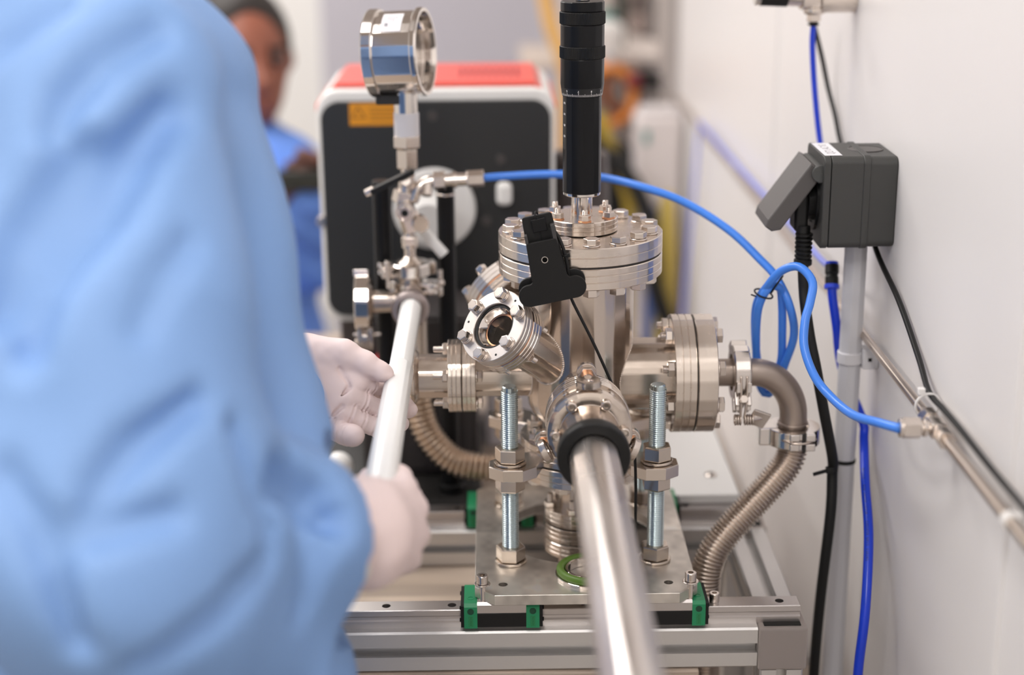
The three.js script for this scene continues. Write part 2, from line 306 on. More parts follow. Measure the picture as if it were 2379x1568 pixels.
// the spare seal on the plate
{ const c = V(0.0046, 0, 0.1012), t = thing('centering_ring', 'loose steel centring ring with a green rubber seal lying on the square plate', 'seal ring', [c.x, 0, c.z]);
  part(t, 'steel_ring', lathe([[0.021, 0.0], [0.0315, 0.0], [0.0318, 0.0004], [0.0318, 0.0032], [0.0312, 0.0036], [0.0228, 0.0036], [0.0228, 0.0078], [0.0222, 0.0082], [0.0205, 0.0082], [0.0200, 0.0078], [0.0200, 0.0004], [0.021, 0]], 64).translate(c.x, 0, c.z), M.chrome);
  part(t, 'rubber_seal', torus(0.0272, 0.0038, V(c.x, 0.0064, c.z), UPY, 64, 16), M.seal, 'green rubber seal');
}
// ---------------------------------------------------------------- vacuum chamber
const PY = 0.1625;                                   // height of the horizontal ports
function flangeGeo(R, r, t, back = 0) {              // along +y from 0 to t, two turned lines on its rim
  const g = 0.0005, c = 0.0007, pts = [[r, 0], [R - c, 0], [R, c]];
  for (const f of back ? [0.36, 0.68] : [0.36, 0.68]) pts.push([R, t * f - 0.0006], [R - g, t * f - 0.0002], [R - g, t * f + 0.0002], [R, t * f + 0.0006]);
  pts.push([R, t - c], [R - c, t], [r, t], [r, 0]); return lathe(pts, 96, 0.45);
}
const ringDirs = (dir) => { const d = dir.clone().normalize(), u = Math.abs(d.y) > 0.9 ? V(1, 0, 0) : V(0, 1, 0).cross(d).normalize(), v = d.clone().cross(u); return [d, u, v]; };
function ringPts(at, dir, R, n, phase = 0) { const [, u, v] = ringDirs(dir), out = []; for (let k = 0; k < n; k++) { const a = phase + k * 2 * Math.PI / n; out.push(at.clone().addScaledVector(u, R * Math.cos(a)).addScaledVector(v, R * Math.sin(a))); } return out; }
const boltM8 = join([hexGeo(0.013, 0.0056, 0.0007).translate(0, 0.0016, 0), pipe(0.0081, 0.004, 0.0016, 28, 0.0004), lathe([[0, 0.0060], [0.0052, 0.0071], [0.0054, 0.0072], [0, 0.0074]], 20)]);
const boltHead = hexGeo(0.013, 0.0080, 0.0008);
const nutM8 = join([hexGeo(0.013, 0.0065, 0.0006), thread(0.0039, 0.011, 0.00125, 14, 0.0005), rod(0.0034, 0.0112, 14)]);
const boltM6 = join([hexGeo(0.010, 0.0048, 0.0007).translate(0, 0.0014, 0), pipe(0.0062, 0.003, 0.0014, 24, 0.0003), rod(0.0042, 0.0066, 20, 0.0008)]);
const nutM6 = join([hexGeo(0.010, 0.0050, 0.0006), thread(0.0030, 0.0135, 0.001, 14, 0.0004), rod(0.0026, 0.0137, 14)]);
const weld = (pts, r = 0.0011) => {                  // overlapping beads along a seam
  const gs = []; for (const p of pts) gs.push(clean(new THREE.SphereGeometry(r * (0.85 + 0.3 * rnd()), 7, 5)).translate(p.x, p.y, p.z)); return join(gs);
};
// where a round port of radius r, leaving the axis at c along d, meets the upright tube of radius R
function seam(c, d, r, R, n) {
  const [D, u, v] = ringDirs(d), out = [];
  for (let k = 0; k < n; k++) {
    const a = k / n * 2 * Math.PI, o = c.clone().addScaledVector(u, r * Math.cos(a)).addScaledVector(v, r * Math.sin(a));
    const A = D.x * D.x + D.z * D.z, B = o.x * D.x + o.z * D.z, C = o.x * o.x + o.z * o.z - R * R, q = B * B - A * C;
    if (q > 0) out.push(o.addScaledVector(D, (-B + Math.sqrt(q)) / A));
  }
  return out;
}
{ const t = thing('vacuum_chamber', 'upright stainless steel vacuum chamber with flanged ports and a bolted round lid', 'vacuum chamber', [0, 0.058, 0]);
  const R = 0.0500;
  part(t, 'body', lathe([[0.0335, 0.095], [0.0335, 0.112], [0.036, 0.118], [0.0455, 0.128], [0.049, 0.135], [R, 0.142], [R, 0.262], [0.046, 0.262]], 96, 0.5), M.steelTube);
  // lid pair
  const y0 = 0.2655, lower = part(t, 'chamber_flange', flangeGeo(0.0762, 0.046, 0.0194).translate(0, y0, 0), M.steel);
  const lid = part(t, 'lid_flange', lathe([[0, 0.2865], [0.0755, 0.2865], [0.0762, 0.2872], [0.0762, 0.2946], [0.0757, 0.2950], [0.0757, 0.2954], [0.0762, 0.2958], [0.0762, 0.3032], [0.0755, 0.3040], [0.0, 0.3040]], 96, 0.45), M.steel);
  part(t, 'gasket', pipe(0.0748, 0.045, 0.0024, 80).translate(0, 0.2845, 0), M.dark);
  for (const p of ringPts(V(0, 0.3040, 0), UPY, 0.0652, 16, 0.10)) copyPart(lid, 'bolt', boltM8, M.bolt, p, UPY, rnd() * 6);
  for (const p of ringPts(V(0, y0, 0), UPY, 0.0652, 16, 0.10)) copyPart(lower, 'bolt_head', boltHead, M.bolt, p, V(0, -1, 0), rnd() * 6);
  // wall side port
  const X = V(1, 0, 0);
  part(t, 'wall_side_port', aim(pipe(0.0345, 0.033, 0.055, 72), V(0.032, PY, 0), X), M.steelTube);
  part(t, 'weld_seam', weld(seam(V(0, PY, 0), X, 0.0347, R, 120), 0.0008), M.steel);
  const f1 = part(t, 'wall_side_flange', aim(flangeGeo(0.0565, 0.033, 0.0203), V(0.0858, PY, 0), X), M.steel);
  const f2 = part(t, 'blank_flange', aim(lathe([[0, 0], [0.0558, 0], [0.0565, 0.0007], [0.0565, 0.0176], [0.0558, 0.0183], [0, 0.0183]], 96, 0.45), V(0.1073, PY, 0), X), M.steel);
  part(t, 'gasket', aim(pipe(0.0555, 0.03, 0.0016, 64), V(0.1059, PY, 0), X), M.dark);
  for (const p of ringPts(V(0.1256, PY, 0), X, 0.0460, 8, 0.39)) copyPart(f2, 'bolt', boltM8, M.bolt, p, X, rnd() * 6);
  for (const p of ringPts(V(0.0858, PY, 0), X, 0.0460, 8, 0.39)) copyPart(f1, 'nut', nutM8, M.bolt, p, V(-1, 0, 0), rnd() * 6);
  // person side port and nipple
  const N = V(-1, 0, 0);
  part(t, 'person_side_port', aim(pipe(0.0200, 0.0185, 0.068, 56), V(-0.034, PY, 0), N), M.steelTube);
  part(t, 'weld_seam', weld(seam(V(0, PY, 0), N, 0.0202, R, 80), 0.0008), M.steel);
  const g1 = part(t, 'small_flange', aim(flangeGeo(0.0348, 0.0185, 0.0128), V(-0.0990, PY, 0), N), M.steel);
  const g2 = part(t, 'small_flange', aim(flangeGeo(0.0348, 0.0185, 0.0128), V(-0.1126, PY, 0), N), M.steel);
  part(t, 'gasket', aim(pipe(0.0338, 0.02, 0.0010, 56), V(-0.1117, PY, 0), N), M.dark);
  for (const p of ringPts(V(-0.0990, PY, 0), N, 0.0294, 6, 0.30)) copyPart(g1, 'bolt', boltM6, M.bolt, p, X, rnd() * 6);
  for (const p of ringPts(V(-0.1254, PY, 0), N, 0.0294, 6, 0.30)) copyPart(g2, 'nut', nutM6, M.bolt, p, N, rnd() * 6);
  part(t, 'nipple', aim(lathe([[0.0185, 0], [0.0212, 0], [0.0212, 0.0275], [0.0225, 0.0282], [0.0270, 0.0318], [0.0274, 0.0326], [0.0274, 0.0350], [0.0268, 0.0356], [0.0200, 0.0356], [0.0185, 0.0340], [0.0185, 0]], 72), V(-0.1254, PY, 0), N), M.steelTube);
  // two tilted viewport ports
  const S = 1 / Math.sqrt(3), C0 = V(0, 0.1555, 0);
  for (const [sz, front] of [[1, true], [-1, false]]) {
    const D = V(-S, S * 0.985, sz * S).normalize(), L = front ? 0.1415 : 0.1380, at = (s) => C0.clone().addScaledVector(D, s);
    part(t, 'tilted_port', aim(pipe(0.0203, 0.0188, L - 0.060 - 0.012, 56), at(0.045), D), M.steelTube);
    part(t, 'weld_seam', weld(seam(C0, D, 0.0206, R, 84), 0.0013), M.steel);
    const h1 = part(t, 'viewport_base_flange', aim(flangeGeo(0.0348, 0.0188, 0.0128), at(L - 0.0270), D), M.steel);
    const vp = part(t, 'viewport', aim(lathe([[0.0222, 0], [0.0341, 0], [0.0348, 0.0007], [0.0348, 0.0036], [0.0343, 0.0040], [0.0343, 0.0044], [0.0348, 0.0048], [0.0348, 0.0084], [0.0343, 0.0088], [0.0343, 0.0092], [0.0348, 0.0096], [0.0348, 0.0122], [0.0342, 0.0128], [0.0222, 0.0128], [0.0216, 0.0122], [0.0214, 0.0100], [0.0212, 0.0096], [0.0212, 0]], 96, 0.4), at(L - 0.0130), D), M.viewportSteel);
    part(t, 'gasket', aim(pipe(0.0339, 0.021, 0.0012, 56), at(L - 0.0142), D), M.copper);
    part(vp, 'seal_ring', aim(pipe(0.0213, 0.0190, 0.0026, 64, 0.0006), at(L - 0.0052), D), M.black);
    part(vp, 'metal_sleeve', aim(lathe([[0.0150, 0.0], [0.0200, 0.0], [0.0200, 0.0094], [0.0190, 0.0098], [0.0180, 0.0090], [0.0168, 0.0050], [0.0150, 0.0012], [0.0150, 0.0]], 64, 0.8), at(L - 0.0135), D), M.chrome);
    part(vp, 'copper_ring', aim(pipe(0.0158, 0.0143, 0.0012, 56, 0.0003), at(L - 0.0124), D), M.copper, 'copper coloured seal ring');
    part(vp, 'window_glass', aim(rod(0.0149, 0.0030, 56, 0.0003), at(L - 0.0137), D), mat(lin(1, 1, 1), 0.03, 0, { transmission: 1, thickness: 0.003, ior: 1.46 }), 'clear round window glass');
    const vb = join([hexGeo(0.010, 0.0056, 0.0008).translate(0, 0.0026, 0), pipe(0.0063, 0.003, 0.0014, 24, 0.0003), pipe(0.0055, 0.003, 0.0026, 22, 0.0004), rod(0.0043, 0.0084, 24, 0.0006)]);
    for (const p of ringPts(at(L - 0.0002), D, 0.0292, 6, 0.62)) copyPart(vp, 'bolt', vb, M.bolt, p, D, rnd() * 6);
    for (const p of ringPts(at(L - 0.0002), D, 0.0300, 3, 1.13)) copyPart(vp, 'leak_check_hole', rod(0.0011, 0.0003, 14, 0.0001), M.black, p, D);
    for (const p of ringPts(at(L - 0.0270), D, 0.0292, 6, 0.62)) copyPart(h1, 'nut', nutM6, M.bolt, p, D.clone().negate(), rnd() * 6);
  }
  // port towards the transfer arm
  const Z = V(0, 0, 1);
  part(t, 'transfer_port', aim(pipe(0.0203, 0.0188, 0.075, 56), V(0, PY, 0.034), Z), M.steelTube);
  const k1 = part(t, 'transfer_port_flange', aim(flangeGeo(0.0360, 0.0188, 0.0128), V(0, PY, 0.1075), Z), M.steel);
  for (const p of ringPts(V(0, PY, 0.1075), Z, 0.0294, 6, 0.0)) copyPart(k1, 'nut', nutM6, M.bolt, p, V(0, 0, -1), rnd() * 6);
  // foot: flange pair, support ears, small pipe and its flanges
  const b1 = part(t, 'foot_flange', flangeGeo(0.0570, 0.0335, 0.0190).translate(0, 0.0850, 0), M.steel);
  const b2 = part(t, 'foot_flange', flangeGeo(0.0570, 0.0200, 0.0180).translate(0, 0.0652, 0), M.steel);
  part(t, 'gasket', pipe(0.0558, 0.03, 0.0020, 64).translate(0, 0.0831, 0), M.dark);
  for (const p of ringPts(V(0, 0.1040, 0), UPY, 0.0460, 8, 0.39)) copyPart(b1, 'nut', nutM8, M.bolt, p, UPY, rnd() * 6);
  for (const p of ringPts(V(0, 0.0652, 0), UPY, 0.0460, 8, 0.39)) copyPart(b2, 'bolt', boltM8, M.bolt, p, V(0, -1, 0), rnd() * 6);
  for (const sx of [-1, 1]) for (const sz of [-1, 1]) {
    const q = [], cx = 0.0655, cz = 0.0685; for (let k = 0; k < 8; k++) { const a = Math.PI / 8 + k * Math.PI / 4; q.push([cx + 0.0238 * Math.cos(a), cz + 0.0205 * Math.sin(a)]); }
    const arm = [q[7], q[0], q[1], q[2], q[3], [0.036, 0.049], [0.047, 0.037], q[6]].map(([x, z]) => [sx * x, sz * z]); if (sx * sz < 0) arm.reverse();
    const ear = part(t, 'support_ear', plate(arm, 0.0118, 0.0008, [[sx * 0.068, sz * 0.0685, 0.0079]]).translate(0, 0.0872, 0), M.steel);
    copyPart(ear, 'ear_screw', rod(0.0046, 0.003, 20, 0.0009), M.bolt, V(sx * 0.0462, 0.0930, sz * 0.0520), V(-sx * 0.2, 0, sz));
  }
  part(t, 'foot_pipe', pipe(0.0205, 0.019, 0.040, 56).translate(0, 0.0260, 0), M.steelTube);
  const c1 = part(t, 'foot_pipe_flange', flangeGeo(0.0348, 0.019, 0.0150).translate(0, 0.0150, 0), M.steel);
  part(t, 'foot_pipe_flange', flangeGeo(0.0348, 0.0, 0.0150).translate(0, -0.0015, 0), M.steel);
  part(t, 'foot_pipe_flange', flangeGeo(0.0348, 0.0, 0.0140).translate(0, -0.0165, 0), M.steel);
  for (const p of ringPts(V(0, 0.0300, 0), UPY, 0.0294, 6, 0.25)) copyPart(c1, 'nut', nutM6, M.bolt, p, UPY, rnd() * 6);
  part(t, 'pump_pipe', pipe(0.021, 0.019, 0.063, 40).translate(0, -0.0796, 0), M.steelTube);
}
// threaded rods that carry the chamber on the plate
{ const shaft = join([thread(0.0080, 0.182, 0.0020, 30, 0.0012), lathe([[0.0070, 0.180], [0.0072, 0.182], [0.0068, 0.1855], [0.0058, 0.1865], [0, 0.1865]], 30), lathe([[0.0, 0.0], [0.0072, 0.0]], 20)]);
  const nut = hexGeo(0.0240, 0.0135, 0.0013, 0.0070), washer = pipe(0.0150, 0.0085, 0.0026, 40, 0.0006);
  for (const [sx, sz, w] of [[-1, 1, 'in the plate corner nearest the gowned person'], [1, 1, 'in the plate corner nearest the visible rail end'], [-1, -1, 'behind the chamber beside the dark stand'], [1, -1, 'behind the chamber beside the white plate']]) {
    const x = sx * 0.068, z = sz * 0.0685, t = thing('threaded_rod', 'zinc plated threaded rod standing ' + w, 'threaded rod', [x, -0.012, z]);
    part(t, 'thread', shaft.clone().translate(x, -0.0115, z), M.zinc, 'bluish zinc plated thread');
    for (const [y, g, n, ml] of [[0.0001, washer, 'washer'], [0.0030, nut, 'nut'], [0.0735, nut, 'nut'], [0.0993, washer, 'washer'], [0.1022, nut, 'nut']]) copyPart(t, n, g, M.nutYellow, V(x, y, z), UPY, sx * 0.35 + 0.2);
  }
}
// micrometer drive on the lid
{ const t = thing('micrometer_drive', 'tall black micrometer drive with knurled rings standing on the chamber lid', 'micrometer', [0.0012, 0.304, 0]), cx = 0.0012, cz = 0;
  const at = (g) => g.translate(cx, 0, cz);
  const f = part(t, 'base_flange', at(flangeGeo(0.0335, 0.010, 0.0130).translate(0, 0.3046, 0)), M.steel);
  for (const p of ringPts(V(cx, 0.3176, cz), UPY, 0.0272, 6, 1.62)) { copyPart(f, 'stud_nut', join([hexGeo(0.0095, 0.0055, 0.0006).translate(0, 0.0008, 0), thread(0.0029, 0.0105, 0.001, 14, 0.0004), rod(0.0025, 0.0108, 12)]), M.bolt, p, UPY, rnd() * 6); copyPart(f, 'copper_washer', pipe(0.0062, 0.003, 0.0009, 24, 0.0002), M.copper, p); }
  part(t, 'stem', at(lathe([[0, 0.3176], [0.0098, 0.3176], [0.0098, 0.336], [0.0102, 0.3385], [0, 0.3385]], 48)), M.chrome);
  part(t, 'collar', at(lathe([[0, 0.3375], [0.0166, 0.3375], [0.0172, 0.3381], [0.0172, 0.3402], [0, 0.3402]], 64)), M.chrome);
  const barrel = part(t, 'barrel', at(rod(0.0176, 0.105, 80, 0.0008).translate(0, 0.3400, 0)), M.blackAnod);
  const thim = part(t, 'thimble', at(lathe([[0.0174, 0.4290], [0.0180, 0.4288], [0.0183, 0.4300], [0.0196, 0.4385], [0.0198, 0.4400], [0.0198, 0.4620], [0.0192, 0.4635], [0.0192, 0.4725], [0.0198, 0.4740], [0.0198, 0.4920], [0.0192, 0.4930], [0.0192, 0.5040], [0.0198, 0.5052], [0.0198, 0.5122], [0.0192, 0.5130], [0, 0.5130]], 96, 0.3)), M.blackAnod);
  const knurl = (y) => { const s = new THREE.Shape(), n = 110; for (let k = 0; k < 2 * n; k++) { const a = k * Math.PI / n, r = k % 2 ? 0.0202 : 0.0206; k ? s.lineTo(r * Math.cos(a), r * Math.sin(a)) : s.moveTo(r, 0); } return at(clean(new THREE.ExtrudeGeometry(s, { depth: 0.0098, bevelThickness: 0.0006, bevelSize: 0.0005, bevelOffset: -0.0005, bevelSegments: 1 }).rotateX(-Math.PI / 2)).translate(0, y, 0)); };
  part(thim, 'knurled_ring', knurl(0.4634), M.black); part(thim, 'knurled_ring', knurl(0.4936), M.black);
  part(t, 'spindle', at(rod(0.0070, 0.060, 40, 0.001).translate(0, 0.5128, 0)), M.chrome);
  // engraved scales, filled white, the digits standing on their heads
  const scale = letters(2048, 128, (x, w, h) => {
    x.fillStyle = '#111113'; x.fillRect(0, 0, w, h); x.fillStyle = '#e8e4e2';
    for (let k = 0; k < 100; k++) { const px = (k + 0.5) / 100 * w, L = k % 10 === 0 ? 62 : k % 5 === 0 ? 46 : 34; x.fillRect(px - 3.2, h - L, 6.4, L); if (k % 10 === 0) { x.save(); x.translate(px, h - 86); x.rotate(Math.PI); x.font = 'bold 46px sans-serif'; x.textAlign = 'center'; x.textBaseline = 'middle'; x.fillText(String((k / 10 + 1) % 10), 0, 0); x.restore(); } }
  });
  const pm = (tex) => mat(lin(1, 1, 1), 0.34, 0, { map: tex });
  part(thim, 'thimble_scale', at(clean(new THREE.CylinderGeometry(0.01945, 0.01840, 0.0072, 96, 1, true, 2.246, 2 * Math.PI)).translate(0, 0.4333, 0)), pm(scale), 'white engraved ring scale reading 6 7 8 9');
  const bs = letters(64, 1024, (x, w, h) => {
    x.fillStyle = '#111113'; x.fillRect(0, 0, w, h); x.fillStyle = '#e0dcda';
    for (let k = 0; k <= 50; k++) { const py = 89 + (k - 3) * 22.3; x.fillRect(0, py - 1.5, k % 10 === 3 ? 16 : k % 5 === 3 ? 11 : 7, 3); }
    ['20', '30', '40', '50'].forEach((s, i) => { x.save(); x.translate(38, 89 + i * 223); x.rotate(-Math.PI / 2); x.font = 'bold 42px sans-serif'; x.textAlign = 'center'; x.textBaseline = 'middle'; x.fillText(s, 0, 0); x.restore(); });
  });
  part(barrel, 'barrel_scale', at(clean(new THREE.CylinderGeometry(0.01766, 0.01766, 0.046, 12, 1, true, -1.42, 0.40)).translate(0, 0.4040, 0)), pm(bs), 'white engraved lengthwise scale reading 20 to 50');
}
// ---------------------------------------------------------------- transfer arm that comes out towards the viewer
{ const t = thing('transfer_arm', 'long brushed steel transfer tube with a black collar bolted to the chamber', 'transfer arm', [0, PY, 0.121]), Z = V(0, 0, 1);
  const Q = (z) => V(0, PY, z);
  part(t, 'rear_ring', aim(flangeGeo(0.0372, 0.0188, 0.0135), Q(0.1210), Z), M.steel);
  const neck = part(t, 'alignment_neck', aim(lathe([[0.02, 0], [0.0345, 0], [0.0345, 0.0125], [0.0330, 0.0135], [0.0330, 0.0165], [0.02, 0.0165]], 72), Q(0.1346), Z), M.steelTube);
  for (const a of [55, 125, 180, 0]) { const d = V(Math.cos(a * RAD), Math.sin(a * RAD), 0); copyPart(neck, 'set_screw', join([rod(0.0030, 0.0022, 18, 0.0008)]), M.bolt, Q(0.1410).addScaledVector(d, 0.0340), d); }
  const face = part(t, 'front_flange', aim(lathe([[0.02, 0], [0.0365, 0], [0.0371, 0.0006], [0.0371, 0.0034], [0.0366, 0.0038], [0.0366, 0.0044], [0.0371, 0.0048], [0.0371, 0.0076], [0.0363, 0.0088], [0.0330, 0.0100], [0.0262, 0.0104], [0.0255, 0.0110], [0.0240, 0.0220], [0.0232, 0.0560], [0.0205, 0.0560]], 96, 0.35), Q(0.1512), Z), M.steelTube);
  const capHead = lathe([[0, 0.0054], [0.0022, 0.0054], [0.0022, 0.0062], [0.0036, 0.0066], [0.0046, 0.0058], [0.0048, 0.0050], [0.0048, 0], [0, 0]], 28);
  for (const p of ringPts(Q(0.1606), Z, 0.0298, 6, 0.04)) copyPart(face, 'cap_screw', capHead, M.bolt, p, Z);
  part(t, 'collar', aim(lathe([[0.0205, 0], [0.0290, 0], [0.0302, 0.0012], [0.0306, 0.0030], [0.0306, 0.0120], [0.0302, 0.0138], [0.0292, 0.0148], [0.0215, 0.0150], [0.0205, 0.0140], [0.0205, 0]], 80, 0.5), Q(0.2060), Z), M.rubber, 'black plastic collar');
  part(t, 'tube', aim(rod(0.0203, 0.80, 96, 0.001), Q(0.165), Z), M.arm);
  part(t, 'tail_cap', aim(lathe([[0, 0], [0.023, 0], [0.024, 0.001], [0.024, 0.028], [0.022, 0.031], [0, 0.031]], 60), Q(0.962), Z), M.rubber);
  // three thumb screws with round eyes
  for (const a of [91, 207, 334]) {
    const d = V(Math.cos(a * RAD), Math.sin(a * RAD), 0), s = V(d.y, -d.x, 0), c = (r, z) => Q(z).addScaledVector(d, r);
    const lug = part(t, 'thumb_screw', [bar(c(0.0425, 0.1195), c(0.0425, 0.1262), 0.0088, 28), hexBar(c(0.0425, 0.1262), c(0.0425, 0.1345), 0.0140), aim(lathe([[0, 0], [0.0046, 0], [0.0046, 0.010], [0, 0.010]], 22), c(0.0425, 0.1345), Z)], M.thumb);
    part(lug, 'copper_thread', aim(thread(0.0050, 0.0072, 0.0012, 20, 0.0006), c(0.0425, 0.1345), Z), M.copper, 'copper coloured thread');
    const eye = c(0.0425, 0.1530);
    part(lug, 'eye', [aim(lathe([[0.0052, -0.0022], [0.0098, -0.0032], [0.0108, -0.0026], [0.0110, 0], [0.0108, 0.0026], [0.0098, 0.0032], [0.0052, 0.0022], [0.0046, 0], [0.0052, -0.0022]], 44), eye, d), aim(rod(0.0050, 0.0022, 24).translate(0, -0.0011, 0), eye, d)], M.thumb);
    part(lug, 'arm', box(-0.006, 0.006, -0.003, 0.003, -0.006, 0.006, 0.0015).applyMatrix4(new THREE.Matrix4().makeBasis(s, d, Z)).translate(...c(0.0380, 0.1205).toArray()), M.steel);
  }
}
// black sensor clip on the lid rim
{ const o = V(-0.0292, 0.2698, 0.0885), t = thing('sensor_clip', 'black T shaped plastic clip hooked on the chamber lid rim', 'clip', [o.x, o.y, o.z]);
  const Mx = new THREE.Matrix4().makeRotationZ(11.5 * RAD).premultiply(new THREE.Matrix4().makeRotationX(-0.05)).setPosition(o.x, o.y, o.z);
  const tee = (len, w, r, half) => { const s = new THREE.Shape(), f = 0.003; s.moveTo(-half + r, -r); s.lineTo(half - r, -r); s.absarc(half - r, 0, r, -Math.PI / 2, Math.PI / 2, false); s.lineTo(w / 2 + f, r); s.absarc(w / 2 + f, r + f, f, -Math.PI / 2, -Math.PI, true); s.lineTo(w / 2 - 0.0025, len - 0.003); s.quadraticCurveTo(w / 2 - 0.0025, len, w / 2 - 0.0055, len); s.lineTo(-w / 2 + 0.0040, len); s.quadraticCurveTo(-w / 2 + 0.0010, len, -w / 2 + 0.0010, len - 0.003); s.lineTo(-w / 2 - f * 0.2, r + f); s.absarc(-w / 2 - f, r + f, f, 0, -Math.PI / 2, true); s.lineTo(-half + r, r); s.absarc(-half + r, 0, r, Math.PI / 2, 3 * Math.PI / 2, false); return s; };
  const put = (g) => g.applyMatrix4(Mx);
  const fs = tee(0.0462, 0.0310, 0.0098, 0.0302), hp = new THREE.Path(); hp.absarc(-0.001, 0.0292, 0.0030, 0, 2 * Math.PI, true); fs.holes.push(hp);
  const ex = (s, d) => clean(new THREE.ExtrudeGeometry(s, { depth: d, bevelThickness: 0.0005, bevelSize: 0.0005, bevelOffset: -0.0005, bevelSegments: 2, curveSegments: 24 }));
  const fr = part(t, 'front_plate', put(ex(fs, 0.0036)), M.blackMatte);
  part(fr, 'bushing', put(aim(pipe(0.0031, 0.0024, 0.0040, 28, 0.0002), V(-0.001, 0.0292, -0.0006), V(0, 0, 1))), M.chrome, 'bright metal bushing');
  part(t, 'spacer', put(join([aim(pipe(0.0076, 0.004, 0.0056, 28), V(-0.0205, 0, -0.0060), V(0, 0, 1)), aim(pipe(0.0076, 0.004, 0.0056, 28), V(0.0205, 0, -0.0060), V(0, 0, 1)), box(-0.0115, -0.0085, 0.012, 0.044, -0.0060, -0.0004), box(0.0085, 0.0115, 0.012, 0.056, -0.0060, -0.0004)])), M.black);
  part(t, 'rear_plate', put(ex(tee(0.0640, 0.0305, 0.0102, 0.0300), 0.0030).translate(0.0006, 0.004, -0.0098)), M.black);
  part(t, 'side_post', put(join([box(-0.0145, -0.0118, 0.040, 0.0535, -0.0062, 0.0030, 0.0006), box(0.0098, 0.0134, 0.036, 0.0585, -0.0062, 0.0034, 0.0006)])), mat(lin(0.045, 0.042, 0.042), 0.4));
  part(t, 'connector', put(join([box(-0.0060, 0.0068, 0.0535, 0.0650, -0.0066, -0.0020, 0.0006), box(-0.0005, 0.0010, 0.044, 0.054, -0.0064, -0.0048)])), M.blackAnod);
  part(t, 'wire_loop', put(torus(0.0033, 0.0007, V(-0.0002, 0.0680, -0.0050), V(1, 0, 0.4), 24, 8)), M.rubber);
  part(t, 'side_cable', put(hose([[0.0100, 0.056, -0.003], [0.0148, 0.046, -0.002], [0.0170, 0.034, -0.001], [0.0176, 0.0225, -0.001], [0.0168, 0.012, -0.003], [0.0160, 0.004, -0.004]], 0.0016, 40, 10)), M.rubber);
  part(t, 'cable_tie', put(join([torus(0.0023, 0.0008, V(0.0174, 0.0285, -0.001), V(0, 1, 0), 20, 8), box(0.0180, 0.0215, 0.0265, 0.0300, -0.0025, 0.0010, 0.0006)])), M.black);
  const c = thing('sensor_cable', 'thin black cable hanging from the black clip down past the transfer arm', 'cable', [0.049, 0.0, 0.07]);
  part(c, 'cable', hose([[-0.0125, 0.2640, 0.0805], [-0.0112, 0.2580, 0.0815], [0.0081, 0.2183, 0.0835], [0.0256, 0.1787, 0.0880], [0.0385, 0.1480, 0.1000], [0.0432, 0.1266, 0.1080], [0.0458, 0.0950, 0.1000], [0.0475, 0.0560, 0.0860], [0.0490, 0.0184, 0.0700], [0.0492, -0.02, 0.06], [0.049, -0.0795, 0.05]], 0.0014, 120, 10), M.rubber);
}
// ---------------------------------------------------------------- gauge and valve tree behind the gloved hand
const AX = -0.168, AY = 0.189, AZ = -0.17;
const X1 = V(1, 0, 0), Z1 = V(0, 0, 1);
function kfClamp(t, name, c, axis, lug, R = 0.0275, w = 0.0125, wing = true, m = M.chrome) {   // hinged ring clamp; lug: the side its screw is on
  const D = axis.clone().normalize(), L = lug.clone().normalize(), S = D.clone().cross(L), at = (d, l, s) => c.clone().addScaledVector(D, d).addScaledVector(L, l).addScaledVector(S, s);
  const F = new THREE.Matrix4().makeBasis(S, D, L), blk = (d0, d1, l0, l1, s0, s1, r = 0.001) => { const g = box(s0, s1, d0, d1, l0, l1, r).applyMatrix4(F); return g.translate(c.x, c.y, c.z); };
  const ring = part(t, name, [aim(lathe([[R - 0.0085, -w / 2], [R - 0.0012, -w / 2], [R, -w / 2 + 0.0012], [R, w / 2 - 0.0012], [R - 0.0012, w / 2], [R - 0.0085, w / 2], [R - 0.0065, 0], [R - 0.0085, -w / 2]], 56, 0.5), c, D), blk(-w / 2, -w / 2 + 0.0042, R - 0.003, R + 0.011, 0.0035, 0.0110), blk(w / 2 - 0.0042, w / 2, R - 0.003, R + 0.011, 0.0035, 0.0110), blk(-w / 2, -w / 2 + 0.0042, R - 0.003, R + 0.011, -0.0110, -0.0035), blk(w / 2 - 0.0042, w / 2, R - 0.003, R + 0.011, -0.0110, -0.0035), blk(-w / 2, w / 2, -R - 0.0045, -R + 0.003, -0.007, 0.007)], m);
  part(ring, 'clamp_screw', [bar(at(0, R + 0.0065, -0.016), at(0, R + 0.0065, 0.019), 0.0022, 16), hexBar(at(0, R + 0.0065, -0.0165), at(0, R + 0.0065, -0.0120), 0.0075)], M.bolt);
  if (wing) part(ring, 'wing_nut', [bar(at(0, R + 0.0065, 0.0120), at(0, R + 0.0065, 0.0190), 0.0048, 22), blk(-0.0145, 0.0145, R + 0.0048, R + 0.0082, 0.0140, 0.0225, 0.0012)], M.bolt);
  return ring;
}
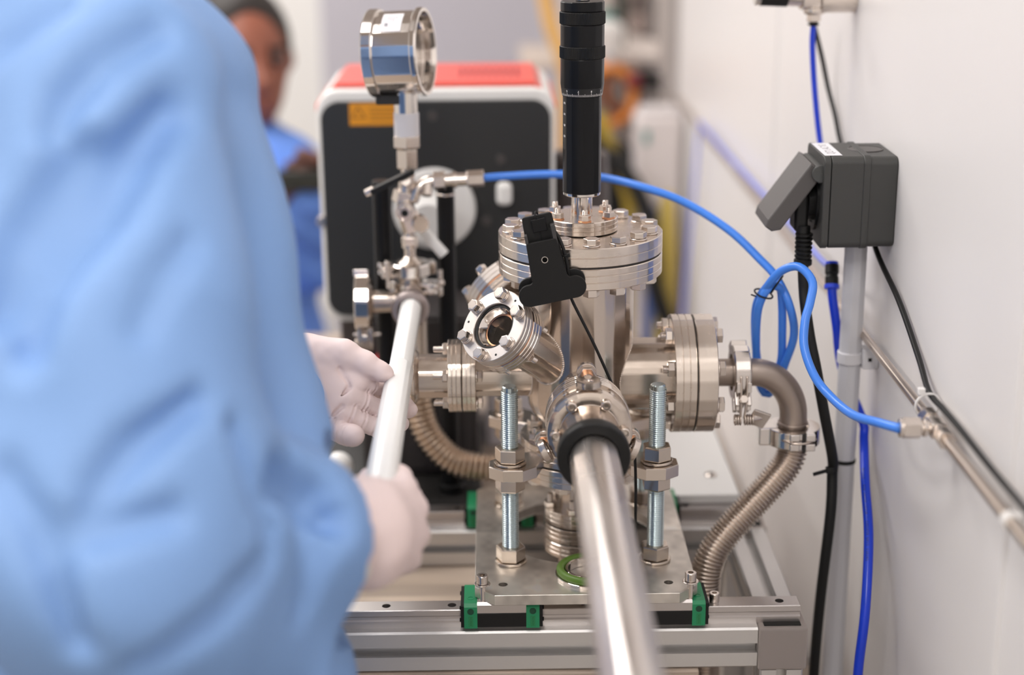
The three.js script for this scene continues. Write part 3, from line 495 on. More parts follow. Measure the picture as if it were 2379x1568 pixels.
{ const t = thing('gauge_tree', 'upright steel tee and valve tree that carries the round pressure gauge', 'vacuum fitting', [AX, 0.10, AZ]);
  // tee: person side branch, opening towards the white rod, upright branch
  part(t, 'tee', [aim(pipe(0.0125, 0.0110, 0.036, 40), V(AX - 0.004, AY, AZ), V(-1, 0, 0)), aim(lathe([[0, 0], [0.0140, 0.001], [0.0175, 0.012], [0.0178, 0.030], [0.0150, 0.0305], [0.0130, 0.030], [0.0128, 0.004], [0, 0.003]], 48), V(AX, AY, AZ - 0.008), Z1), aim(pipe(0.0125, 0.011, 0.030, 40), V(AX, AY, AZ), UPY), aim(pipe(0.0125, 0.011, 0.075, 40), V(AX + 0.004, AY - 0.005, AZ - 0.004), V(0, -1, 0)), aim(lathe([[0.011, 0], [0.0125, 0], [0.0190, 0.003], [0.0195, 0.006], [0.0130, 0.006]], 40), V(AX, AY + 0.0275, AZ), UPY)], M.steelTube);
  part(t, 'entry_ring', aim(lathe([[0.0122, 0], [0.0180, 0], [0.0195, 0.002], [0.0195, 0.010], [0.0180, 0.0125], [0.0135, 0.0130], [0.0122, 0.0115], [0.0122, 0]], 56), V(AX, AY, AZ + 0.021), Z1), mat(lin(0.46, 0.40, 0.385), 0.42, 1));
  part(t, 'side_flange', aim(lathe([[0, 0], [0.0215, 0], [0.0270, 0.003], [0.0275, 0.006], [0.0275, 0.0082], [0.027, 0.0086], [0, 0.0086]], 56), V(AX - 0.040, AY, AZ), V(-1, 0, 0)), M.steel);
  kfClamp(t, 'side_clamp', V(AX - 0.0505, AY, AZ), X1, V(0.05, -1, 0.15), 0.0305, 0.0155);
  part(t, 'spring', [0, 1, 2, 3, 4].map((k) => torus(0.0056, 0.0011, V(AX - 0.0585 + k * 0.0040, AY - 0.0440, AZ + 0.010), X1, 18, 8)), M.bellows);
  kfClamp(t, 'upper_clamp', V(AX, AY + 0.0360, AZ), UPY, V(-1, 0, 0.25), 0.0215, 0.013);
  kfClamp(t, 'lower_clamp', V(AX + 0.001, AY + 0.0170, AZ), UPY, V(1, 0, 0.3), 0.0185, 0.011);
  part(t, 'reducer', aim(lathe([[0, 0], [0.0195, 0], [0.0195, 0.0035], [0.0165, 0.0070], [0.0085, 0.0120], [0.0062, 0.0150], [0.0062, 0.0240], [0.0085, 0.0245], [0.0085, 0.0280], [0, 0.0280]], 40), V(AX, AY + 0.0345, AZ), UPY), M.steel);
  part(t, 'hex_collar', [aim(hexGeo(0.0150, 0.0085), V(AX, AY + 0.0620, AZ), UPY), aim(rod(0.0058, 0.012, 24), V(AX, AY + 0.0690, AZ), UPY)], M.bolt);
  // needle block, tilted a little
  const nb = part(t, 'valve_block', [aim(hexGeo(0.0185, 0.0210, 0.001), V(AX + 0.004, AY + 0.0760, AZ), V(-0.30, 1, 0)), bar(V(AX + 0.010, AY + 0.0865, AZ + 0.004), V(AX + 0.013, AY + 0.0865, AZ + 0.017), 0.0085, 28), bar(V(AX - 0.003, AY + 0.100, AZ + 0.002), V(AX - 0.003, AY + 0.100, AZ + 0.019), 0.0100, 28), bar(V(AX - 0.004, AY + 0.094, AZ), V(AX - 0.001, AY + 0.130, AZ), 0.0090, 28), hexBar(V(AX - 0.006, AY + 0.1060, AZ), V(AX - 0.003, AY + 0.1180, AZ), 0.0210)], M.bolt);
  part(nb, 'bleed_port', [aim(pipe(0.0072, 0.0036, 0.006, 26, 0.0008), V(AX - 0.003, AY + 0.1000, AZ + 0.0185), Z1), aim(rod(0.0035, 0.0006, 16), V(AX - 0.003, AY + 0.100, AZ + 0.0190), Z1)], M.chrome);
  part(nb, 'bore', aim(rod(0.0034, 0.0012, 20, 0.0002), V(AX - 0.003, AY + 0.1000, AZ + 0.0198), Z1), M.black);
  part(t, 'white_lever', [bar(V(-0.1553, 0.2608, -0.1900), V(-0.1331, 0.2345, -0.1880), 0.0058, 22), bar(V(AX + 0.004, AY + 0.086, AZ + 0.002), V(-0.1553, 0.2608, -0.1900), 0.0045, 18)], M.white, 'white plastic valve lever');
  // lever handle
  const a = V(AX + 0.0060, AY + 0.1430, AZ + 0.020), b = V(AX - 0.0370, AY + 0.1225, AZ + 0.020), ld = b.clone().sub(a).normalize(), ln = V(-ld.y, ld.x, 0);
  part(t, 'lever', box(-0.0010, 0.0480, -0.0022, 0.0034, -0.006, 0.006, 0.0010).applyMatrix4(new THREE.Matrix4().makeBasis(ld, ln, Z1)).translate(a.x, a.y, a.z), M.black, 'black lever handle');
  part(t, 'lever_pivot', [bar(V(AX - 0.001, AY + 0.1260, AZ), V(AX - 0.001, AY + 0.1330, AZ + 0.022), 0.0050, 22), bar(b.clone().addScaledVector(ld, -0.004), b.clone().addScaledVector(ld, 0.006), 0.0042, 20)], M.bolt);
  // adapter up to the gauge
  part(t, 'adapter', [aim(hexGeo(0.0205, 0.0205, 0.0015), V(AX, AY + 0.1420, AZ), UPY, 0.5), aim(rod(0.0070, 0.012, 28), V(AX, AY + 0.1320, AZ), UPY), aim(rod(0.0062, 0.004, 28), V(AX, AY + 0.1620, AZ), UPY)], M.steel);
  // branch with the hose fitting
  const el = part(t, 'hose_branch', [sweep(spline([[AX + 0.004, AY + 0.108, AZ + 0.004], [AX + 0.010, AY + 0.121, AZ + 0.003], [AX + 0.021, AY + 0.1275, AZ], [AX + 0.034, AY + 0.1285, AZ]]), 26, 0.0062, 22), bar(V(AX + 0.030, AY + 0.1285, AZ), V(AX + 0.062, AY + 0.1300, AZ), 0.0068, 26), hexBar(V(AX + 0.026, AY + 0.1283, AZ), V(AX + 0.038, AY + 0.1288, AZ), 0.0172), hexBar(V(AX + 0.0605, AY + 0.1299, AZ), V(AX + 0.078, AY + 0.1310, AZ), 0.0152), bar(V(AX + 0.046, AY + 0.1292, AZ), V(AX + 0.050, AY + 0.1294, AZ), 0.0084, 26)], M.bolt);
  part(el, 'drain_screw', bar(V(AX + 0.020, AY + 0.126, AZ + 0.004), V(AX + 0.019, AY + 0.115, AZ + 0.010), 0.0055, 20), M.bolt);
}
{ const D = V(Math.cos(12 * RAD), 0.05, Math.sin(12 * RAD)).normalize(), c = V(-0.1755, 0.4485, AZ), t = thing('pressure_gauge', 'round polished steel pressure gauge with white sticker on top of the valve tree', 'pressure gauge', [AX, 0.355, AZ]);
  const base = c.clone().addScaledVector(D, -0.026);
  part(t, 'case', aim(lathe([[0, 0.002], [0.0412, 0.002], [0.0412, 0.0515], [0.0380, 0.0515], [0.0375, 0.0450], [0, 0.0412]], 96, 0.4), base, D), M.chrome);
  part(t, 'dial_rim', aim(lathe([[0.036, 0.0], [0.0432, 0.0], [0.0439, 0.0010], [0.0439, 0.0100], [0.0433, 0.0110], [0.0412, 0.0112]], 96, 0.4), base, D), M.chrome);
  part(t, 'dial_glass', aim(rod(0.0400, 0.0015, 60), base.clone().addScaledVector(D, 0.0003), D), M.white, 'white dial under its rim');
  part(t, 'back_rim', aim(lathe([[0.0370, 0.0495], [0.0432, 0.0495], [0.0439, 0.0505], [0.0439, 0.0545], [0.0432, 0.0560], [0.0398, 0.0560], [0.0380, 0.0515]], 96, 0.4), base, D), M.chrome);
  part(t, 'vent_plug', [aim(rod(0.0060, 0.003, 24), base.clone().addScaledVector(D, 0.0412).add(V(0.0, 0.028, 0.006)), D)], M.black, 'black vent plug');
  part(t, 'lower_clip', box(-0.0135, 0.0135, -0.0055, 0.0045, -0.007, 0.007, 0.0015).translate(c.x - 0.009, c.y - 0.0455, c.z + 0.004), M.blackSteel);
  // sticker bent round the case, upper front
  const st = clean(new THREE.CylinderGeometry(0.0416, 0.0416, 0.0205, 16, 1, true, 0, 0.62)).rotateY(0);
  const sticker = letters(256, 256, (x, w, h) => { x.fillStyle = '#e9e6ea'; x.fillRect(0, 0, w, h); x.fillStyle = '#6e6a72'; for (let k = 0; k < 4; k++) x.fillRect(30, 70 + k * 34, 70 + (k * 37) % 50, 12); x.fillRect(150, 170, 46, 46); x.fillStyle = '#e9e6ea'; x.fillRect(162, 182, 10, 10); x.fillRect(180, 196, 10, 12); });
  const q0 = new THREE.Quaternion().setFromUnitVectors(UPY, D), topDir = V(0, 0.80, 0.60), back = topDir.clone().applyQuaternion(q0.clone().invert()), ang = Math.atan2(back.x, back.z) - 0.31;
  part(t, 'sticker', st.rotateY(ang).applyQuaternion(q0).translate(...base.clone().addScaledVector(D, 0.030).toArray()), mat(lin(1, 1, 1), 0.5, 0, { map: sticker, side: THREE.DoubleSide }), 'small white sticker');
  part(t, 'stem', [aim(rod(0.0124, 0.030, 48, 0.0008), V(AX, 0.3830, AZ), UPY), aim(rod(0.0115, 0.024, 40), V(AX, 0.3625, AZ), UPY)], M.chrome);
  part(t, 'stem_sleeve', aim(pipe(0.0129, 0.011, 0.0245, 48), V(AX, 0.3640, AZ), UPY), mat(lin(0.62, 0.60, 0.62), 0.5), 'pale grey printed sleeve');
  part(t, 'stem_nut', aim(hexGeo(0.0262, 0.0120, 0.001), V(AX, 0.3530, AZ), UPY, 0.52), M.steel);
}
// black posts and dark stand
for (const [x, z, w] of [[-0.1985, -0.205, 'behind the side flange of the valve tree'], [-0.1310, -0.205, 'below the blue hose fitting']]) {
  const t = thing('black_post', 'slim black anodised post standing ' + w, 'post', [x, -0.04, z]);
  part(t, 'post', rod(0.0095, 0.351, 40, 0.001).translate(x, -0.0395, z), M.blackAnod);
  part(t, 'post_foot', rod(0.0150, 0.010, 40, 0.001).translate(x, -0.0398, z), M.black);
  if (x > -0.15) part(t, 'post_ring', pipe(0.0099, 0.0090, 0.0026, 40).translate(x, 0.2950, z), M.bolt, 'bright ring near the top');
}
{ const t = thing('dark_stand', 'dark grey equipment stand on the workbench under the black posts', 'stand', [-0.2, -0.0805, -0.28]);
  part(t, 'cabinet', box(-0.30, -0.104, -0.0795, -0.046, -0.42, -0.140, 0.003), M.dark);
  for (const [x, z] of [[-0.285, -0.40], [-0.12, -0.40], [-0.285, -0.165], [-0.12, -0.165]]) part(t, 'pad', box(x - 0.008, x + 0.008, -0.0803, -0.0790, z - 0.008, z + 0.008, 0.001), M.blackSteel);
  part(t, 'top_plate', box(-0.305, -0.098, -0.046, -0.0400, -0.425, -0.136, 0.0015), M.blackSteel);
  for (const [x, z] of [[-0.162, -0.142], [-0.128, -0.145], [-0.112, -0.146], [-0.24, -0.145]]) part(t, 'cap_screw', rod(0.0042, 0.0060, 20, 0.0008).translate(x, -0.0400, z), M.bolt);
}
{ const t = thing('control_box', 'dark grey control box with a red button behind the ribbed hose', 'control box', [-0.16, -0.04, -0.29]);
  part(t, 'box', box(-0.232, -0.1015, -0.0398, 0.150, -0.36, -0.252, 0.004), mat(lin(0.032, 0.027, 0.027), 0.5));
  part(t, 'cover', box(-0.226, -0.108, -0.03, 0.144, -0.252, -0.2485, 0.001), mat(lin(0.038, 0.032, 0.032), 0.5));
  part(t, 'red_button', aim(lathe([[0, 0], [0.008, 0], [0.0105, 0.004], [0.0105, 0.010], [0.008, 0.0125], [0, 0.0130]], 32), V(-0.2043, 0.1006, -0.2486), Z1), mat(lin(0.62, 0.015, 0.02), 0.35), 'red push button');
}
{ const t = thing('knob_fitting', 'small white capped steel fitting on the dark stand under the gloved palm', 'fitting', [-0.252, -0.04, -0.17]);
  part(t, 'body', aim(hexGeo(0.022, 0.030), V(-0.252, -0.0398, -0.17), UPY), M.bolt); part(t, 'base_flange', aim(rod(0.017, 0.006, 32), V(-0.252, -0.0399, -0.17), UPY), M.bolt);
  part(t, 'cap', clean(new THREE.SphereGeometry(0.016, 24, 16)).translate(-0.252, 0.004, -0.17), M.white, 'round white cap');
}
// ribbed hose from the valve tree to the chamber foot
function bellowsHose(name, label, pts, r, pitch, depth, at, m = M.bellows) {
  const t = thing(name, label, 'metal hose', at), cv = spline(pts), L = cv.getLength();
  part(t, 'ribbed_wall', sweep(cv, Math.round(L / pitch * 8), (s) => r - depth * (0.5 - 0.5 * Math.cos(2 * Math.PI * s / pitch)) ** 2.6, 30), m);
  return [t, cv];
}
{ const [t] = bellowsHose('ribbed_hose', 'brownish ribbed metal hose curving from the valve tree behind the chamber foot', [[-0.1640, 0.1200, -0.176], [-0.1642, 0.1050, -0.172], [-0.1638, 0.0820, -0.163], [-0.1545, 0.0480, -0.156], [-0.1290, 0.0190, -0.150], [-0.0950, 0.0105, -0.146], [-0.060, 0.0110, -0.146], [-0.030, 0.0110, -0.147]], 0.0152, 0.0060, 0.0038, [-0.13, 0.0, -0.15], mat(lin(0.58, 0.455, 0.345), 0.33, 1));
  part(t, 'end_collar', [aim(pipe(0.0150, 0.010, 0.012, 40), V(-0.1640, 0.1290, -0.1765), V(0, -1, 0.05)), aim(rod(0.0150, 0.03, 40), V(-0.034, 0.0110, -0.147), X1)], M.steelTube);
}
// ---------------------------------------------------------------- the white rod in the gloved hands
{ const t = thing('white_rod', 'long white plastic transfer rod held by the gloved hands, pushed into the valve tree', 'rod', [AX, AY, 0.1]);
  part(t, 'slim_end', aim(rod(0.0108, 0.235, 48, 0.001), V(AX + 0.001, AY + 0.0012, AZ + 0.022), Z1), M.rodWhite);
  part(t, 'sleeve', aim(lathe([[0, 0], [0.0108, 0], [0.0122, 0.008], [0.0122, 0.32], [0.0114, 0.322], [0, 0.322]], 48), V(AX + 0.001, AY + 0.0012, 0.062), Z1), M.rodWhite);
}
// ---------------------------------------------------------------- laser cabinet
{ const t = thing('laser_cabinet', 'white cabinet with a rounded black face and red top on a dark pedestal', 'machine', [-0.15, -0.0805, -0.65]);
  const rr = (x0, x1, y0, y1, r) => { const s = new THREE.Shape(); s.moveTo(x0 + r, y0); s.lineTo(x1 - r, y0); s.absarc(x1 - r, y0 + r, r, -Math.PI / 2, 0); s.lineTo(x1, y1 - r); s.absarc(x1 - r, y1 - r, r, 0, Math.PI / 2); s.lineTo(x0 + r, y1); s.absarc(x0 + r, y1 - r, r, Math.PI / 2, Math.PI); s.lineTo(x0, y0 + r); s.absarc(x0 + r, y0 + r, r, Math.PI, 1.5 * Math.PI); return s; };
  const ex = (s, z0, z1, b = 0.004) => clean(new THREE.ExtrudeGeometry(s, { depth: z1 - z0 - 2 * b, bevelThickness: b, bevelSize: b, bevelOffset: -b, bevelSegments: 3, curveSegments: 16 }).translate(0, 0, z0 + b));
  const ZF = -0.40;
  part(t, 'housing', ex(rr(-0.2850, -0.0080, 0.1000, 0.3790, 0.026), -0.60, ZF - 0.001, 0.004), M.white);
  part(t, 'front_panel', ex(rr(-0.2800, -0.0130, 0.1090, 0.3660, 0.022), ZF - 0.002, ZF + 0.006, 0.0016), mat(lin(0.021, 0.022, 0.023), 0.42));
  const red = new THREE.Shape([[-0.2870, 0.352], [-0.2870, 0.360], [-0.262, 0.3850], [-0.031, 0.3850], [-0.006, 0.360], [-0.006, 0.352], [-0.0115, 0.356], [-0.033, 0.3795], [-0.260, 0.3795], [-0.2815, 0.356]].map((p) => new THREE.Vector2(...p)));
  part(t, 'red_cover', ex(red, -0.585, ZF - 0.012, 0.002), mat(lin(0.74, 0.095, 0.07), 0.35), 'glossy red top cover');
  for (let k = 0; k < 9; k++) part(t, 'vent_slot', box(-0.120 + k * 0.0085, -0.116 + k * 0.0085, 0.3847, 0.3856, -0.54, -0.46), mat(lin(0.32, 0.02, 0.02), 0.5));
  part(t, 'handle_button', aim(rod(0.0065, 0.006, 32), V(-0.2835, 0.224, ZF - 0.004), Z1), M.bolt);
  const sign = letters(256, 128, (x, w, h) => { x.fillStyle = '#d8901a'; x.fillRect(0, 0, w, h); x.strokeStyle = '#7a4c08'; x.lineWidth = 6; x.beginPath(); x.moveTo(40, 24); x.lineTo(70, 84); x.lineTo(12, 84); x.closePath(); x.stroke(); x.fillStyle = '#9a640f'; for (let k = 0; k < 4; k++) x.fillRect(92, 26 + k * 22, 140 - (k % 2) * 30, 8); });
  part(t, 'warning_label', new THREE.PlaneGeometry(0.066, 0.026).translate(-0.2130, 0.3515, ZF + 0.0064), mat(lin(1, 1, 1), 0.5, 0, { map: sign }), 'amber warning label');
  part(t, 'round_port', aim(lathe([[0, 0], [0.0470, 0], [0.0485, 0.002], [0.0485, 0.006], [0.0455, 0.010], [0.025, 0.012], [0, 0.012]], 72), V(-0.1500, 0.2400, ZF + 0.0058), Z1), M.white, 'round white port cover');
  part(t, 'nozzle', [aim(lathe([[0, 0], [0.0250, 0], [0.0250, 0.040], [0.022, 0.044], [0, 0.044]], 48), V(-0.1560, 0.2330, ZF + 0.012), Z1)], M.white);
  part(t, 'knob', box(-0.0772, -0.0588, 0.2440, 0.2720, ZF + 0.0055, ZF + 0.022, 0.007), M.white);
  for (const [x, y] of [[-0.150, 0.3485], [-0.0715, 0.2970], [-0.089, 0.2240], [-0.101, 0.2700]]) part(t, 'rubber_plug', aim(rod(0.0060, 0.0014, 28, 0.0005), V(x, y, ZF + 0.0058), Z1), mat(lin(0.055, 0.048, 0.047), 0.5));
  part(t, 'pedestal', box(-0.272, -0.105, -0.0803, 0.1005, -0.585, -0.445, 0.004), mat(lin(0.075, 0.058, 0.054), 0.5));
}
{ const t = thing('white_enclosure', 'low white equipment enclosure on the bench behind the chamber foot', 'enclosure', [-0.02, -0.0805, -0.5]);
  part(t, 'case', box(-0.093, 0.075, -0.0803, 0.012, -0.62, -0.44, 0.006), mat(lin(0.62, 0.58, 0.61), 0.5));
  part(t, 'panel', box(-0.085, 0.067, -0.072, 0.004, -0.44, -0.437, 0.001), mat(lin(0.66, 0.62, 0.65), 0.5));
}
{ const t = thing('dark_canister', 'dark brown cylindrical canister standing behind the black micrometer', 'canister', [0.030, 0.012, -0.53]);
  part(t, 'body', lathe([[0, 0.0122], [0.0355, 0.0122], [0.0355, 0.256], [0.0350, 0.2585], [0.0340, 0.2595], [0.0340, 0.2775], [0.0320, 0.2800], [0, 0.2800]], 56).translate(0.0300, 0, -0.53), mat(lin(0.055, 0.042, 0.040), 0.42));
}
{ const t = thing('white_plate', 'thick white plate with one screw lying across the rear guide rail', 'plate', [0.13, -0.0225, -0.26]);
  part(t, 'plate', box(0.094, 0.1765, -0.0223, -0.0118, -0.42, -0.116, 0.002), M.white);
  part(t, 'screw', [rod(0.0066, 0.0026, 28, 0.0012).translate(0.1525, -0.0118, -0.170)], M.bolt);
  part(t, 'screw_cross', [box(0.1485, 0.1565, -0.0094, -0.0089, -0.1708, -0.1692), box(0.1517, 0.1533, -0.0094, -0.0089, -0.174, -0.166)], M.black);
}
// ---------------------------------------------------------------- pump line on the wall side of the chamber
{ const t = thing('elbow_pipe', 'matte brown steel elbow pipe between the round side flange and the ribbed hose', 'pipe', [0.127, PY, 0]), r = 0.0132, cx = 0.1660, cy = 0.1175, bend = [];
  for (let k = 0; k <= 12; k++) { const a = Math.PI / 2 - k / 12 * Math.PI / 2; bend.push([cx + 0.0405 * Math.cos(a), cy + 0.0450 * Math.sin(a), 0]); }
  part(t, 'stub', aim(pipe(r, 0.011, 0.0225, 48), V(0.1256, PY, 0), X1), M.elbow);
  part(t, 'bend', sweep(spline([[0.1570, PY, 0], [0.1615, PY, 0], ...bend, [0.2065, 0.112, 0], [0.2065, 0.106, 0]]), 60, r, 40), M.elbow);
  part(t, 'bead', torus(0.0136, 0.0012, V(0.2065, 0.1110, 0), UPY, 40, 10), M.elbow);
  part(t, 'ferrule', [aim(lathe([[0.011, 0], [0.0135, 0], [0.0215, 0.003], [0.0218, 0.0055], [0.011, 0.0055]], 48), V(0.1475, PY, 0), X1), aim(lathe([[0.011, 0], [0.0218, 0], [0.0215, 0.0028], [0.0135, 0.0055], [0.011, 0.0055]], 48), V(0.1532, PY, 0), X1), aim(lathe([[0.011, 0], [0.0218, 0], [0.0215, 0.0028], [0.0135, 0.0055], [0.011, 0.0055]], 48), V(0.2065, 0.0998, 0), UPY), aim(lathe([[0.011, 0], [0.0135, 0], [0.0215, 0.003], [0.0218, 0.0055], [0.011, 0.0055]], 48), V(0.2065, 0.0940, 0), UPY)], M.steel);
}
{ const t = thing('pipe_clamp', 'polished hinged pipe clamp with spring and wing nut around the elbow pipe start', 'clamp', [0.153, PY, 0]), c = V(0.1530, PY, 0);
  const ring = kfClamp(t, 'clamp_ring', c, X1, V(0, -0.78, 0.62), 0.0262, 0.0155, false);
  // wire yoke, spring and wing nut below
  part(ring, 'wire_yoke', [-0.0028, 0.0028].map((d) => sweep(spline([[0.1535 + d, PY + 0.004, 0.0262], [0.1537 + d, PY - 0.008, 0.0285], [0.1533 + d * 0.9, PY - 0.022, 0.0300], [0.1525 + d * 0.6, PY - 0.036, 0.0290]]), 24, 0.0012, 10)), M.bellows);
  part(ring, 'knuckle', [box(0.1462, 0.1500, PY - 0.0110, PY - 0.0010, 0.0225, 0.0300, 0.0008), box(0.1565, 0.1605, PY - 0.0110, PY - 0.0010, 0.0225, 0.0300, 0.0008), box(0.1462, 0.1500, PY - 0.0290, PY - 0.0185, 0.0205, 0.0285, 0.0008), box(0.1565, 0.1605, PY - 0.0290, PY - 0.0185, 0.0205, 0.0285, 0.0008)], M.chrome);
  part(ring, 'spring', [0, 1, 2, 4, 5, 6, 7].map((k) => torus(0.0046, 0.00095, V(0.1462 + k * 0.0023, PY - 0.0385, 0.0270), X1, 20, 8)), M.bellows);
  part(ring, 'wing_nut', [bar(V(0.1610, PY - 0.0375, 0.0262), V(0.1720, PY - 0.0370, 0.0235), 0.0034, 18), box(-0.0085, 0.0085, -0.0100, 0.0100, -0.0013, 0.0013, 0.001).rotateX(0.5).rotateZ(-0.35).translate(0.1690, PY - 0.0385, 0.0245)], M.bolt);
}
{ const t = thing('pipe_clamp', 'polished hinged pipe clamp around the elbow pipe end above the ribbed hose', 'clamp', [0.2065, 0.0995, 0]), c = V(0.2065, 0.0998, 0), w = 0.0165;
  const sh = new THREE.Shape(); sh.absarc(0, 0, 0.0262, 0, 2 * Math.PI); const hp = new THREE.Path(); hp.absarc(0, 0, 0.0150, 0, 2 * Math.PI, true); sh.holes.push(hp);
  const half = (y0, y1) => clean(new THREE.ExtrudeGeometry(sh, { depth: y1 - y0 - 0.0016, bevelThickness: 0.0008, bevelSize: 0.0008, bevelOffset: -0.0008, curveSegments: 40, bevelSegments: 2 }).rotateX(-Math.PI / 2)).translate(c.x, y0 + 0.0008, c.z);
  const ring = part(t, 'clamp_ring', [half(c.y - w / 2, c.y + w / 2), box(c.x - 0.034, c.x - 0.016, c.y - w / 2 - 0.0006, c.y + w / 2 + 0.0006, -0.008, 0.010, 0.0016)], M.chrome);
  for (const [a, b] of [[-0.0115, -0.0020], [0.0035, 0.0130]]) for (const [y0, y1] of [[c.y - 0.0085, c.y - 0.0012], [c.y + 0.0012, c.y + 0.0085]]) part(ring, 'knuckle', box(c.x + a + 0.004, c.x + b + 0.004, y0, y1, 0.0200, 0.0285, 0.0012), M.chrome);
  part(ring, 'wire_yoke', sweep(spline([[c.x - 0.014, c.y + 0.001, 0.0215], [c.x - 0.004, c.y, 0.0288], [c.x + 0.008, c.y + 0.0003, 0.0292], [c.x + 0.019, c.y + 0.0020, 0.0215]]), 24, 0.0011, 10), M.bellows);
  part(ring, 'pivot', bar(V(c.x + 0.0065, c.y - 0.0105, 0.0262), V(c.x + 0.0065, c.y + 0.0092, 0.0262), 0.0016, 14), M.dark);
}
{ const [t] = bellowsHose('ribbed_hose', 'shiny ribbed metal hose from the elbow pipe down beside the square plate', [[0.2065, 0.0925, 0.000], [0.2068, 0.0840, 0.001], [0.2010, 0.0690, 0.005], [0.1830, 0.0480, 0.011], [0.1630, 0.0270, 0.016], [0.1440, 0.0070, 0.021], [0.1290, -0.0130, 0.026], [0.1228, -0.0350, 0.029], [0.1225, -0.0600, 0.030], [0.1235, -0.1000, 0.028], [0.126, -0.1500, 0.022], [0.128, -0.20, 0.01]], 0.0150, 0.0037, 0.0030, [0.15, 0.0, 0.02]);
  part(t, 'top_cuff', aim(pipe(0.0143, 0.011, 0.0055, 40), V(0.2065, 0.0945, 0), V(0, -1, 0)), M.elbow);
}
// ---------------------------------------------------------------- pale blue hose with a tied coil
{ const t = thing('blue_hose', 'light blue air hose tied in a coil between gauge tree and wall fitting', 'hose', [0.19, 0.2, 0.0]);
  const p = [[-0.0912, 0.3200, -0.170], [-0.0700, 0.3218, -0.168], [-0.0200, 0.3240, -0.165], [0.0270, 0.3228, -0.155], [0.0690, 0.3180, -0.125], [0.1090, 0.3070, -0.100], [0.1480, 0.2870, -0.065], [0.1750, 0.2640, -0.038], [0.1885, 0.2500, -0.020],
    [0.1990, 0.2270, -0.004], [0.2060, 0.1960, -0.012], [0.2010, 0.1640, -0.023], [0.1940, 0.1390, -0.028], [0.1850, 0.1290, -0.032], [0.1770, 0.1440, -0.032], [0.1725, 0.1790, -0.026], [0.1700, 0.2230, -0.008], [0.1780, 0.2450, -0.002],
    [0.1890, 0.2440, -0.006], [0.1935, 0.2270, -0.014], [0.1965, 0.1950, -0.022], [0.1980, 0.1640, -0.030], [0.1930, 0.1450, -0.040], [0.1830, 0.1440, -0.044], [0.1750, 0.1700, -0.038], [0.1705, 0.2200, -0.024], [0.1775, 0.2490, 0.000],
    [0.1880, 0.2660, 0.012], [0.2010, 0.2720, 0.024], [0.2105, 0.2620, 0.040], [0.2068, 0.2460, 0.052], [0.2010, 0.2310, 0.062], [0.1990, 0.2100, 0.074], [0.2055, 0.1890, 0.092], [0.2160, 0.1770, 0.115], [0.2260, 0.1760, 0.160], [0.2370, 0.1850, 0.205], [0.2480, 0.1895, 0.232]];
  part(t, 'tube', sweep(spline(p), 300, 0.0040, 16), M.hose);
  part(t, 'cable_tie', [torus(0.0098, 0.0009, V(0.1865, 0.2475, -0.006), V(0.8, -0.5, 0.3), 30, 8), torus(0.0090, 0.0009, V(0.1745, 0.2380, -0.008), V(0.3, 1, 0.2), 30, 8), bar(V(0.1665, 0.2370, -0.002), V(0.1610, 0.2400, 0.002), 0.0008, 8)], M.black, 'thin dark cable ties');
}
// ---------------------------------------------------------------- conduit, socket and cords on the wall
{ const x = 0.2660, z = -0.034, t = thing('conduit_pole', 'pale grey plastic conduit pipe running down the white wall below the socket', 'conduit', [x, -0.29, z]);
  part(t, 'pipe', rod(0.0107, 0.285 + 0.2895, 48, 0.001).translate(x, -0.2897, z), M.conduit);
  const br = part(t, 'bracket', [pipe(0.0124, 0.0106, 0.0118, 44, 0.0008).translate(x, 0.1600, z), box(0.276, WALLX - 0.0002, 0.1560, 0.1760, z - 0.008, z + 0.011, 0.0015)], mat(lin(0.66, 0.65, 0.67), 0.42));
  part(br, 'slot', box(0.2815, 0.2850, 0.1640, 0.1675, z + 0.0108, z + 0.0112), M.blackMatte);
  const tie = part(t, 'cable_tie', [pipe(0.0115, 0.0107, 0.0040, 40, 0.0004).translate(x, 0.0560, z), sweep(spline([[x - 0.008, 0.0580, z + 0.009], [x - 0.014, 0.0600, z + 0.020], [x - 0.020, 0.0630, z + 0.040], [x - 0.0215, 0.0650, z + 0.052]]), 20, 0.0016, 8), box(-0.0038, 0.0038, -0.0030, 0.0030, -0.0026, 0.0026, 0.0008).translate(0.2400, 0.0690, 0.020), box(-0.0068, 0.0068, -0.0017, 0.0017, -0.0006, 0.0006).rotateZ(0.28).translate(0.2305, 0.0668, 0.021)], M.black, 'black cable tie with a loose tail');
}
